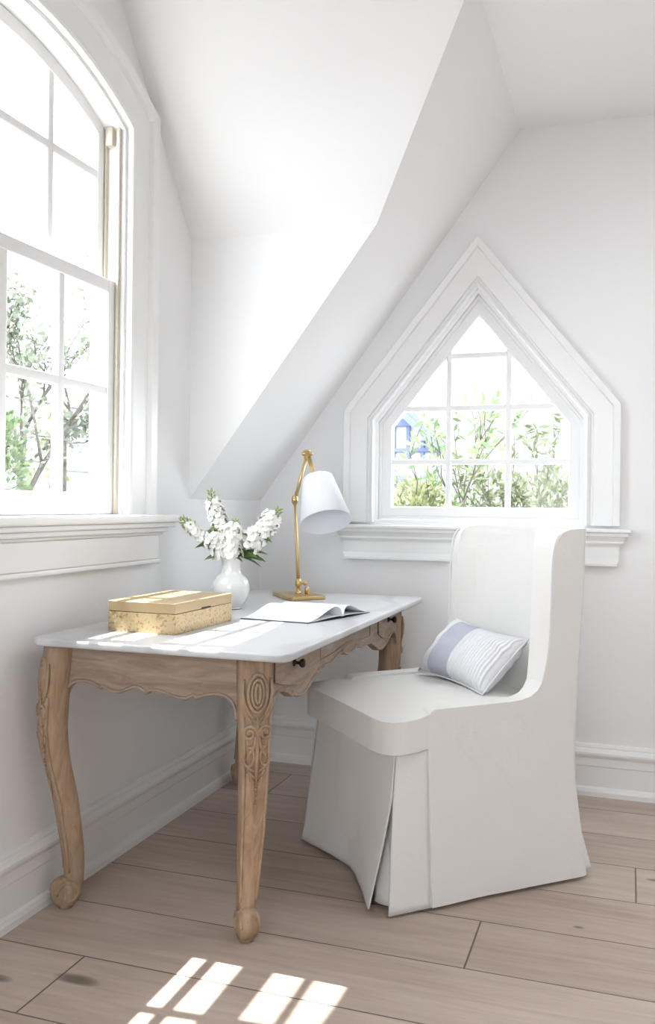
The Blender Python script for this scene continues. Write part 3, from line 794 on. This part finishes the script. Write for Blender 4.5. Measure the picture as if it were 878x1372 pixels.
# ---------------------------------------------------------------- open notebook
nb = thing('notebook', 'open blank notebook with dark cover lying on the marble desk top', 'book', (.58, -.95, DZ))
sp0 = Vector((.690, -.955, DZ)); sdir = Vector((-.955, .10, 0)).normalized(); ld = Vector((-.30, -.95, 0)).normalized(); rd = Vector((.22, .975, 0)).normalized()
Lh = .225
def page_block(dirv, wdt, top, bot_h, arch_h, nm):
    bm = bmesh.new(); K = 14; rings = []
    for i in range(K+1):
        u = i/K
        h = bot_h + arch_h*math.sin(PI*min(1, u*1.0)**.6)*(1-u)**.8 * (1 if u > 0 else 0) + (1-u)*.003
        rings.append((u, h))
    A = [[bm.verts.new(sp0 + sdir*s*Lh + dirv*(u*wdt) + Vector((0, 0, h+dz))) for (u, h) in rings] for s in (0, 1) for dz in (0, top)]
    b0, t0, b1, t1 = A
    for i in range(K):
        bm.faces.new([b0[i], b0[i+1], b1[i+1], b1[i]]); bm.faces.new([t0[i], t1[i], t1[i+1], t0[i+1]])
        bm.faces.new([b0[i], t0[i], t0[i+1], b0[i+1]]); bm.faces.new([b1[i], b1[i+1], t1[i+1], t1[i]])
    for i in (0, K): bm.faces.new([b0[i], b1[i], t1[i], t0[i]])
    return obj(nm, bm, PAPER, nb, smooth=False)
page_block(ld, .180, .0012, .003, .042, 'pages'); page_block(ld, .178, .002, .0022, .004, 'pages')
page_block(rd, .165, .0012, .0035, .038, 'pages'); page_block(rd, .162, .002, .0022, .003, 'pages')
for k, (dv, w) in enumerate(((ld, .184), (rd, .170))):
    bm = bmesh.new(); a = sp0 - sdir*.003; q = [a, a + dv*w, a + dv*w + sdir*(Lh+.006), a + sdir*(Lh+.006)]
    v0 = [bm.verts.new(p + Vector((0, 0, .0004))) for p in q]; v1 = [bm.verts.new(p + Vector((0, 0, .0022))) for p in q]
    bm.faces.new(v0); bm.faces.new(v1)
    for i in range(4): bm.faces.new([v0[i], v0[(i+1) % 4], v1[(i+1) % 4], v1[i]])
    obj('cover', bm, COVER, nb, label='dark notebook cover')

# ---------------------------------------------------------------- slipcovered chair (local x = picture-right side, y = towards its back)
ch = thing('armchair', 'white slipcovered wing-back armchair with pleated skirt, pulled up to the desk', 'chair', (.97, -.84, 0), R(-47.5))
PO = [(-.20, .285, -.20), (.10, .285, .10), (.22, .286, .22), (.28, .286, .285), (.315, .285, .330), (.330, .279, .345), (.345, .262, .351), (.38, .22, .353), (.60, 0, .356)]
PI_ = [(-.20, .232, -.20), (.10, .232, .10), (.19, .226, .178), (.25, .205, .218), (.30, .175, .245), (.345, .14, .262), (.40, .10, .270), (.60, 0, .276)]
def plan(u, w):
    m = 1
    if u > .6: u = 1.2-u; m = -1
    a = interp(PO, u); b = interp(PI_, u)
    return m*lerp(a[0], b[0], w), lerp(a[1], b[1], w)
def lean(z): return interp([(0, .0), (.30, -.034), (.40, -.034), (.62, -.022), (.85, -.006), (1.05, 0)], z)
def shell_map(u, z, w):
    s, b = plan(u, w); uu = min(u, 1.2-u)
    b += lean(z)*max(0, min(1, (uu-.16)/.12))
    if s < 0 and z > .6: s *= 1-.045*min(1, (z-.6)/.3)
    if z < .46:
        k = (.46-z)/.46; fl = .022*k**1.3; fl += .012*k**.6*max(0, min(1, (-.02-uu)/.16))
        s += math.copysign(fl*(1 if uu < .36 else max(0, 1-(uu-.36)/.2)), s) if uu < .56 else 0
    return s, b
top = [(-.20, .520), (-.198, .532), (-.190, .542), (-.178, .547), (-.05, .548), (.07, .549), (.115, .552), (.145, .560), (.170, .575), (.190, .598), (.203, .628), (.212, .665), (.218, .72), (.220, .80), (.219, .88),
       (.221, .95), (.226, .99), (.236, 1.020), (.252, 1.038), (.275, 1.047), (.32, 1.050), (.45, 1.052), (.60, 1.053)]
topm = top + [(1.2-u, z) for u, z in top[-2::-1]]
bm = bmesh.new()
bm.faces.new([bm.verts.new((u, z, 0)) for u, z in [(-.20, .012)] + topm + [(1.40, .012)]][::-1])
us = [-.15, -.1, -.05, 0, .05, .1, .15, .19, .22, .25, .28, .30, .315, .33, .345, .36, .38, .42, .46, .5, .55, .6]
us = us + [1.2-u for u in us[:-1]]
cut_grid(bm, us, [.05, .1, .15, .2, .25, .3, .35, .4, .46, .5, .6, .68, .76, .84, .92, 1.0])
fs = bm.faces[:]
ret = bmesh.ops.extrude_face_region(bm, geom=fs)
for v in ret['geom']:
    if isinstance(v, bmesh.types.BMVert): v.co.z = 1.0
for v in bm.verts:
    u, z, w = v.co
    s, b = shell_map(u, z, w)
    wr = 0
    if w < .5 and z < .45: wr = .004*noise.noise(Vector((u*6, z*5, 3)))*(1-z/.45)
    n = Vector((s, b, 0)).normalized()
    v.co = Vector((s, b, z)) + n*wr
obj('back_and_arms', bm, LINEN, ch, world=False, bevel=.017, seg=4, ang=55)

# seam welts following the arm and wing edge, outside and inside
bm = bmesh.new()
for w, off in ((0.0, .0015),):
    pts = []
    for u, z in sm2(top[4:], 2):
        s, b = shell_map(u, z, .06); pts.append(Vector((s+.0005, b, z-.006 if u > -.17 and u < .19 or u > .25 else z)))
    tube(bm, pts, .0028, 6)
    tube(bm, [(-p.x, p.y, p.z) for p in pts], .0028, 6)
pts = []
for i in range(12):
    z = .03 + .49*i/11; s, b = shell_map(-.2, z, .0); pts.append(Vector((s-.004, b+.001, z)))
tube(bm, pts, .003, 6)
obj('seam_piping', bm, LINEN, ch, world=False, smooth=True)

# side skirt drop: the outer side panel hangs slightly proud of the frame
# front base with corner pleats
def sheet(bm, fn, nu, nv, th=.004):
    P = [[Vector(fn(i/nu, j/nv)) for j in range(nv+1)] for i in range(nu+1)]
    A = [[bm.verts.new(p) for p in r] for r in P]
    for i in range(nu):
        for j in range(nv): bm.faces.new([A[i][j], A[i+1][j], A[i+1][j+1], A[i][j+1]])
def front_edge(t):     # plan of the front skirt at floor level, t 0..1 from far corner to near corner
    return interp([(0, -.292, -.335), (.12, -.24, -.325), (.30, -.13, -.298), (.46, -.03, -.285), (.56, .04, -.296), (.75, .14, -.325), (1, .262, -.362)], t)
def corner(v): return lerp(.273, .297, v), lerp(-.294, -.338, v)
def open_(v): return max(0, (v-.30)/.70)**1.15
def front_sheet(u, v):
    cx_, cy_ = corner(v); k = open_(v)
    s0, b0 = lerp(-.258, .273, u), -.294
    s1, b1 = front_edge(u)
    kk = v**1.15
    w_ = max(0, (u-.72)/.28)**1.5
    sa, ba = lerp(s0, s1, kk), lerp(b0, b1, kk)
    sb, bb = cx_ + k*(.258-.297), cy_ + k*(-.364+.338)
    if u < .72: w_ = 0
    return lerp(sa, sb, w_), lerp(ba, bb, w_) + .003*noise.noise(Vector((u*5, v*3, 1)))*(1-w_), lerp(.437, .012, v)
bm = bmesh.new(); sheet(bm, front_sheet, 48, 24)
obj('front_skirt', bm, LINEN, ch, world=False, smooth=True, solid=.005)
def corner_sheet(u, v):
    cx_, cy_ = corner(v); k = open_(v)
    b1 = cy_ + k*.008; s1 = cx_ + k*.008
    return lerp(s1, .279 + .022*v**1.2, u), lerp(b1, -.175, u) + .002*noise.noise(Vector((u*5, v*4, 7)))*u, lerp(.437, .008, v)
bm = bmesh.new(); sheet(bm, corner_sheet, 12, 24); obj('corner_skirt', bm, LINEN, ch, world=False, smooth=True, solid=.005)
bm = bmesh.new(); sheet(bm, lambda u, v: (-corner_sheet(u, v)[0]+.004, corner_sheet(u, v)[1], corner_sheet(u, v)[2]), 12, 18); obj('corner_skirt', bm, LINEN, ch, world=False, smooth=True, solid=.005)
# inner pleat behind the slit
def inner_pleat(u, v):
    cx_, cy_ = corner(v); bu = .016*math.sin(u*PI)
    return cx_ + lerp(-.075, -.012, u) + bu*.7, cy_ + lerp(.010, .070, u) - bu*.7, lerp(.36, .016, v)
bm = bmesh.new(); sheet(bm, inner_pleat, 10, 14); obj('pleat_inset', bm, LINEN, ch, world=False, smooth=True, solid=.004)
# rear corner pleat
def rear_pleat(u, v):
    s0, b0 = .262, .300; return lerp(.270, .296, v) - .02*u, lerp(.305, .372, v**1.1) + .01*u - lerp(0, .0, v), lerp(.33, .02, v)
bm = bmesh.new(); sheet(bm, lambda u, v: (lerp(.255, .292, v) + (u-.5)*.0, lerp(.290, lerp(.335, .366, u), v**1.1) , lerp(.34, .022, v)), 6, 12)
sheet(bm, lambda u, v: (lerp(.255, .292, v)-.25*u*v, lerp(.292, .366, v**1.1), lerp(.34, .022, v)), 8, 12)
obj('rear_skirt', bm, LINEN, ch, world=False, smooth=True, solid=.004)
# seat base under the cushion
bm = bmesh.new(); box(bm, (-.270, -.300, .10), (.276, .20, .432)); obj('seat_base', bm, LINEN, ch, world=False, bevel=.012, seg=3)
# stubby feet hidden beneath the skirt carry the chair
for s in (-.22, .22):
    for b in (-.25, .27):
        bm = bmesh.new(); lathe(bm, [(.018, 0), (.024, .10), (.026, .12)], Matrix.Translation((s, b, 0)), 14); obj('leg', bm, DARKM, ch, world=False, smooth=True)

# T cushion
def cushion(outline, z0, z1, crown, bevel, us, vs, sag=None):
    bm = bmesh.new(); bm.faces.new([bm.verts.new((a, b, z0)) for a, b in outline]); cut_grid(bm, us, vs)
    ret = bmesh.ops.extrude_face_region(bm, geom=bm.faces[:])
    for v in ret['geom']:
        if isinstance(v, bmesh.types.BMVert): v.co.z = z1
    xs = [a for a, b in outline]; ys = [b for a, b in outline]; x0, x1, y0, y1 = min(xs), max(xs), min(ys), max(ys)
    for v in bm.verts:
        fx = 1-abs((v.co.x-(x0+x1)/2)/((x1-x0)/2))**2.4; fy = 1-abs((v.co.y-(y0+y1)/2)/((y1-y0)/2))**2.4
        f = max(0, fx)*max(0, fy)
        if v.co.z > (z0+z1)/2: v.co.z += crown*f + .0035*noise.noise(Vector((v.co.x*9, v.co.y*9, 0)))
        else: v.co.z -= crown*.12*f
        if sag: v.co.z += sag(v.co.x, v.co.y)
    return bm
co = [(-.262, -.336), (-.22, -.348), (-.10, -.353), (.10, -.353), (.22, -.348), (.266, -.336), (.292, -.315), (.302, -.285), (.300, -.24), (.286, -.199), (.228, -.190), (.226, .22), (.15, .255), (-.15, .255), (-.226, .22), (-.228, -.190), (-.280, -.199), (-.294, -.24), (-.296, -.285), (-.286, -.315)]
g = [i*.04 for i in range(-8, 9)]
bm = cushion(co, .441, .532, .022, .02, [v for v in g if abs(v) < .24], [v for v in g if -.30 < v < .22], lambda x, y: -.010*max(0, (-y-.2)/.15)*abs(x/.3)**2)
obj('seat_cushion', bm, LINEN, ch, world=False, bevel=.036, seg=6, ang=50)

# ---------------------------------------------------------------- lumbar pillow
def C2W(s, b, z):
    a = R(-47.5); return Vector((.97 + s*math.cos(a) - b*math.sin(a), -.84 + s*math.sin(a) + b*math.cos(a), z))
LLc, LRc, ULc, URc = C2W(-.185, .035, .560), C2W(.175, .050, .550), C2W(-.130, .150, .735), C2W(.208, .190, .712)
cen = (LLc+LRc+ULc+URc)/4; ex = ((LRc+URc)-(LLc+ULc))/2; ey = ((ULc+URc)-(LLc+LRc))/2
ez = ex.cross(ey).normalized()
pil = thing('lumbar_pillow', 'white oblong pillow with blue-grey centre band resting on the chair seat', 'pillow', tuple(cen))
bm = bmesh.new(); NX, NY = 40, 24; uvl = bm.loops.layers.uv.new('UVMap'); grid = {}
for sgn in (1, -1):
    for i in range(NX+1):
        for j in range(NY+1):
            a = -1+2*i/NX; b = -1+2*j/NY
            edge = i in (0, NX) or j in (0, NY)
            if sgn < 0 and edge: continue
            th = .070*(max(0, 1-abs(a)**2.6)*max(0, 1-abs(b)**2.6))**.48
            pin_x = 1-.06*(1-abs(a)**2)*0 - .05*(1-a*a)*0
            # edges pull inwards between the corners
            xx = a*(1-.035*(1-b*b)); yy = b*(1-.10*(1-a*a))
            p = LLc*((1-xx)*(1-yy)/4) + LRc*((1+xx)*(1-yy)/4) + ULc*((1-xx)*(1+yy)/4) + URc*((1+xx)*(1+yy)/4)
            wr = .004*noise.noise(Vector((a*3, b*3, sgn)))
            if a > .55 and b > .2: wr += -.010*math.sin((a+b)*14)*(a-.55)
            grid[(sgn, i, j)] = bm.verts.new(p + ez*(sgn*th + (wr if not edge else 0)))
def gv(s, i, j): return grid.get((s, i, j)) or grid[(1, i, j)]
for sgn in (1, -1):
    for i in range(NX):
        for j in range(NY):
            q = [(i, j), (i+1, j), (i+1, j+1), (i, j+1)]
            if sgn < 0: q = q[::-1]
            f = bm.faces.new([gv(sgn, *k) for k in q])
            for lp, k in zip(f.loops, q): lp[uvl].uv = (k[0]/NX, k[1]/NY)
obj('pillow_cover', bm, PILLOW, pil, smooth=True)
bm = bmesh.new()
ring = [gl for gl in ()]
def pe(a, b):
    xx = a*(1-.035*(1-b*b)); yy = b*(1-.10*(1-a*a))
    return LLc*((1-xx)*(1-yy)/4) + LRc*((1+xx)*(1-yy)/4) + ULc*((1-xx)*(1+yy)/4) + URc*((1+xx)*(1+yy)/4)
pts = [pe(-1+2*k/20, -1) for k in range(20)] + [pe(1, -1+2*k/14) for k in range(14)] + [pe(1-2*k/20, 1) for k in range(20)] + [pe(-1, 1-2*k/14) for k in range(15)]
tube(bm, pts, .0032, 6); obj('pillow_welt', bm, simple('pillow_welt_linen', (.70, .70, .72), .95), pil, smooth=True)

# ---------------------------------------------------------------- the garden outside
GROUND = simple('pale_gravel', (.20, .205, .21), .95, var=.1, vscale=3)
bm = bmesh.new(); box(bm, (-30, .3, -.6), (30, 40, -.4)); box(bm, (-30, -20, -.6), (-.3, .3, -.4)); box(bm, (XR+.3, -20, -.6), (30, .3, -.4)); box(bm, (-.3, -20, -.6), (XR+.3, YF-.3, -.4)); obj('ground', bm, GROUND, kind='structure')

def leaves(bm, pts_fn, n, size, asp=.45):
    for _ in range(n):
        c, d = pts_fn(); s = size*random.uniform(.6, 1.3)
        d = d.normalized(); sd = d.orthogonal().normalized(); sd.rotate(Matrix.Rotation(random.uniform(0, 2*PI), 3, d).to_quaternion())
        v = [bm.verts.new(q) for q in (c, c + d*s*.5 + sd*s*asp*.5, c + d*s, c + d*s*.5 - sd*s*asp*.5)]; bm.faces.new(v)
def rnd_dir(up=.2): 
    return Vector((random.gauss(0, 1), random.gauss(0, 1), random.gauss(up, 1))).normalized()
def branchy(bm, p, d, L_, r, depth, tips, spread=.6):
    q = p + d*L_; m = (p+q)/2 + rnd_dir()*L_*.08
    tube(bm, [p, m, q], [r, r*.82, r*.62], 6); tips += [m, q, p.lerp(q, .75)]
    if depth > 0:
        for _ in range(random.choice((2, 3))):
            nd = (d + rnd_dir(.25)*spread).normalized(); branchy(bm, q if random.random() < .7 else m, nd, L_*random.uniform(.55, .8), r*.58, depth-1, tips, spread)
def plant(name, label, cat, base, L_, r, depth, n_leaf, lsize, mat, seed, d0=(0, 0, 1), spread=.6, nstem=1, jit=.06, asp=.45, group=None):
    random.seed(seed); t = thing(name, label, cat, base, group=group); bm = bmesh.new(); tips = []
    for k in range(nstem):
        d = (Vector(d0) + (rnd_dir()*.35 if nstem > 1 else Vector((0, 0, 0)))).normalized()
        branchy(bm, Vector(base) + (Vector((random.uniform(-.1, .1), random.uniform(-.1, .1), 0)) if nstem > 1 else Vector((0, 0, 0))), d, L_, r, depth, tips, spread)
    obj('trunk' if nstem == 1 else 'stems', bm, BARK, t, smooth=True)
    bm = bmesh.new(); leaves(bm, lambda: (random.choice(tips) + rnd_dir()*random.uniform(0, jit), rnd_dir(.3)), n_leaf, lsize, asp)
    obj('foliage', bm, mat, t); return t
def shrub(name, label, cen, rad, n, size, mat, seed, group=None, asp=.5):
    random.seed(seed); t = thing(name, label, 'shrub', (cen[0], cen[1], -.4), group=group)
    bm = bmesh.new()
    for k in range(9):
        a = k*.7; tube(bm, [(cen[0], cen[1], -.4), (cen[0]+math.cos(a)*rad[0]*.3, cen[1]+math.sin(a)*rad[1]*.3, cen[2]-rad[2]*.3), (cen[0]+math.cos(a)*rad[0]*.75, cen[1]+math.sin(a)*rad[1]*.75, cen[2]+rad[2]*.3*math.sin(k*3))], [.02, .012, .005], 5)
    obj('stems', bm, BARK, t, smooth=True)
    bm = bmesh.new()
    def fn():
        d = rnd_dir(); rr = random.uniform(.45, 1)**.5
        return Vector((cen[0]+d.x*rad[0]*rr, cen[1]+d.y*rad[1]*rr, cen[2]+d.z*rad[2]*rr)), (d + rnd_dir()*.8)
    leaves(bm, fn, n, size, asp); obj('foliage', bm, mat, t); return t
# seen through the pentagonal window
shrub('round_shrub', 'round pale yellow-green shrub low in the left panes of the pentagonal window', (0.02, 3.0, .80), (.34, .30, .52), 2600, .055, LEAF_PALE, 21)
plant('leafy_shrub', 'tall green leafy shrub behind the centre panes of the pentagonal window', 'shrub', (.52, 3.3, -.4), 1.02, .016, 3, 900, .10, LEAF_MID, 33, spread=.42, nstem=4, jit=.07, asp=.28)
plant('leafy_shrub', 'thin tall shrub reaching the middle right pane of the pentagonal window', 'shrub', (1.12, 3.3, -.4), .90, .014, 3, 1400, .085, LEAF_DEEP, 35, spread=.45, nstem=4, jit=.06, asp=.3)
plant('leafy_shrub', 'pale upright shrub between the round shrub and the green leafy one', 'shrub', (.42, 4.8, -.4), .80, .014, 3, 500, .09, LEAF_PALE, 39, spread=.4, nstem=3, jit=.06, asp=.3)
shrub('low_shrub', 'low grey-green shrub filling the lower right pane of the pentagonal window', (.93, 3.9, .85), (.42, .30, .62), 1500, .085, LEAF_DEEP, 71, asp=.28)
# pale stone wall behind
def stone_mat():
    m, nt, b, N, L = newmat('pale_limestone_blocks')
    tc = N.new('ShaderNodeTexCoord'); mp = N.new('ShaderNodeMapping'); mp.inputs['Rotation'].default_value = (R(90), 0, 0); L.new(tc.outputs['Object'], mp.inputs['Vector'])
    br = N.new('ShaderNodeTexBrick'); br.inputs['Scale'].default_value = 1.0; br.inputs['Brick Width'].default_value = .75; br.inputs['Row Height'].default_value = .32; br.inputs['Mortar Size'].default_value = .02
    br.inputs['Color1'].default_value = (.17, .163, .155, 1); br.inputs['Color2'].default_value = (.20, .19, .18, 1); br.inputs['Mortar'].default_value = (.142, .134, .127, 1)
    L.new(mp.outputs[0], br.inputs['Vector']); L.new(br.outputs['Color'], b.inputs['Base Color']); b.inputs['Roughness'].default_value = .9; return m
STONE = stone_mat()
bm = bmesh.new(); box(bm, (-.5, 7.0, -.4), (3.5, 7.4, 4.3)); cw = obj('garden_wall', bm, STONE); tag(cw, 'pale limestone wall with faint block joints behind the pentagonal window', 'wall')
# timbered house far left in the pentagonal window
TBLUE = simple('blue_grey_timber', (.10, .13, .24), .7); REND = simple('white_render', (.40, .41, .44), .9); ROOF = simple('slate_roof', (.12, .13, .17), .8)
hs = thing('timbered_house', 'white house with blue-grey timbers and gable, beyond the left panes of the pentagonal window', 'house', (-5.2, 20, -.4))
bm = bmesh.new(); prism(bm, [(-9.5, -.4), (-9.5, 3.35), (-5.4, 5.6)][:1] + [(-9.5, 2.6), (-6.2, 5.0), (-3.0, 2.6), (-3.0, -.4)], 20, 26, 'y'); obj('rendered_wall', bm, REND, hs)
for x0 in (-6.0, -5.3, -4.55, -4.15, -3.75, -3.3):
    bm = bmesh.new(); box(bm, (x0-.05, 19.93, 2.45), (x0+.05, 20.0, 3.35 if x0 < -4 else 2.9)); obj('timber_post', bm, TBLUE, hs)
bm = bmesh.new(); box(bm, (-7, 19.9, 3.30), (-3.9, 20.0, 3.50)); obj('timber_rail', bm, TBLUE, hs)
bm = bmesh.new(); box(bm, (-7, 19.9, 2.60), (-3.1, 20.0, 2.70)); obj('timber_rail', bm, TBLUE, hs)
bm = bmesh.new(); prism(bm, [(-4.25, 3.72), (-2.9, 2.42), (-2.9, 2.70), (-4.25, 4.0)], 19.4, 26, 'y'); obj('gable_roof', bm, ROOF, hs)
bm = bmesh.new(); prism(bm, [(-4.32, 3.62), (-3.1, 2.46), (-3.1, 2.66), (-4.32, 3.82)], 19.3, 19.4, 'y'); obj('barge_board', bm, TBLUE, hs)
bm = bmesh.new(); prism(bm, [(-9.9, 3.4), (-9.9, 3.6), (-6.2, 5.6), (-4.25, 4.0), (-4.25, 3.72), (-6.2, 5.3)], 19.6, 26, 'y'); obj('gable_roof', bm, ROOF, hs)
bm = bmesh.new(); box(bm, (-8, 19.2, 1.7), (-3.2, 20.0, 1.95)); obj('lower_eaves', bm, ROOF, hs)
# seen through the arched window: trees and a pale building
plant('garden_tree', 'grey-green tree filling the upper left panes of the arched window', 'tree', (-3.1, 2.35, -.4), 1.35, .045, 4, 3200, .075, LEAF_GREY, 52, d0=(.0, -.05, 1), spread=.65, jit=.12)
plant('garden_tree', 'sparser tree with bare dark branches in the right panes of the arched window', 'tree', (-3.4, 3.25, -.4), 1.25, .050, 4, 700, .07, LEAF_PALE, 58, d0=(.02, .05, 1), spread=.7, jit=.10)
shrub('climbing_shrub', 'dense green shrub at the lower left corner of the arched window', (-3.0, 1.98, 1.10), (.25, .20, .75), 2200, .06, LEAF_MID, 61)
plant('spiky_shrub', 'thin-leaved shrub at the foot of the arched window view, in front of the pale wall', 'shrub', (-3.0, 3.05, -.4), .75, .012, 3, 320, .10, LEAF_GREY, 66, spread=.35, nstem=4, jit=.05, asp=.2)
ph = thing('pale_building', 'pale rendered building with two dark horizontal ledges outside the arched window', 'building', (-9, 8, -.4))
bm = bmesh.new(); box(bm, (-9.5, 3, -.4), (-9, 18, 3.4)); obj('rendered_wall', bm, REND, ph)
for z, h in ((3.0, .12), (1.75, .18)):
    bm = bmesh.new(); box(bm, (-9, 3, z), (-8.85, 18, z+h)); obj('ledge', bm, simple('grey_stone_ledge', (.22, .21, .20), .9), ph)
bm = bmesh.new(); box(bm, (-9, 11.15, .9), (-8.9, 11.35, 3.0)); obj('drainpipe', bm, simple('grey_metal_pipe', (.2, .2, .2), .6), ph)

# ---------------------------------------------------------------- light
w = bpy.data.worlds.new('sky'); scn.world = w; w.use_nodes = True
bg = w.node_tree.nodes['Background']; bg.inputs[0].default_value = (.90, .948, 1.0, 1); bg.inputs[1].default_value = 7.6
sun = bpy.data.lights.new('sun', 'SUN'); sun.energy = 12; sun.angle = R(.5); sun.color = (1.0, .97, .92)
so_ = bpy.data.objects.new('sun', sun); COL.objects.link(so_)
so_.rotation_euler = Vector((.43, .035, -1)).to_track_quat('-Z', 'Y').to_euler()
def portal(loc, rot, sx, sy):
    l = bpy.data.lights.new('portal', 'AREA'); l.shape = 'RECTANGLE'; l.size = sx; l.size_y = sy; l.cycles.is_portal = True
    o = bpy.data.objects.new('daylight_portal', l); COL.objects.link(o); o.location = loc; o.rotation_euler = rot
portal((-.125, WC, 1.77), (0, R(-90), 0), 1.42, 1.13)
portal((XW, .17, 1.52), (R(-90), 0, 0), .86, .96)
portal(((KX0+KX1)/2, (KY0+KY1)/2, ZC+.06), (0, 0, 0), KX1-KX0, KY1-KY0)
portal((1.2, YF-.17, 1.6), (R(90), 0, 0), 1.4, 1.4)

# ---------------------------------------------------------------- camera
cam = bpy.data.cameras.new('camera'); co_ = bpy.data.objects.new('camera', cam); COL.objects.link(co_); scn.camera = co_
f, yaw, roll, sy = 1192.9866, .3261, .011, -8.0228
cam.sensor_fit = 'VERTICAL'; cam.sensor_height = 36; cam.sensor_width = 36; cam.lens = f*36/1372
cam.shift_y = sy/1372; cam.clip_start = .05; cam.clip_end = 200
fw = Vector((-math.sin(yaw), math.cos(yaw), 0)); r = Vector((math.cos(yaw), math.sin(yaw), 0)); u = r.cross(fw)
r2 = r*math.cos(roll) + u*math.sin(roll); u2 = u*math.cos(roll) - r*math.sin(roll)
M = Matrix((r2, u2, -fw)).transposed().to_4x4(); M.translation = Vector((1.534, -3.6139, 1.11)); co_.matrix_world = M

vs = scn.view_settings; vs.view_transform = 'Standard'; vs.look = 'None'; vs.gamma = 1; vs.use_curve_mapping = False; vs.exposure = .50
cy = scn.cycles; cy.max_bounces = 10; cy.diffuse_bounces = 6; cy.glossy_bounces = 4; cy.transparent_max_bounces = 12
cy.use_denoising = True; cy.sample_clamp_indirect = 8; cy.caustics_reflective = False; cy.caustics_refractive = False
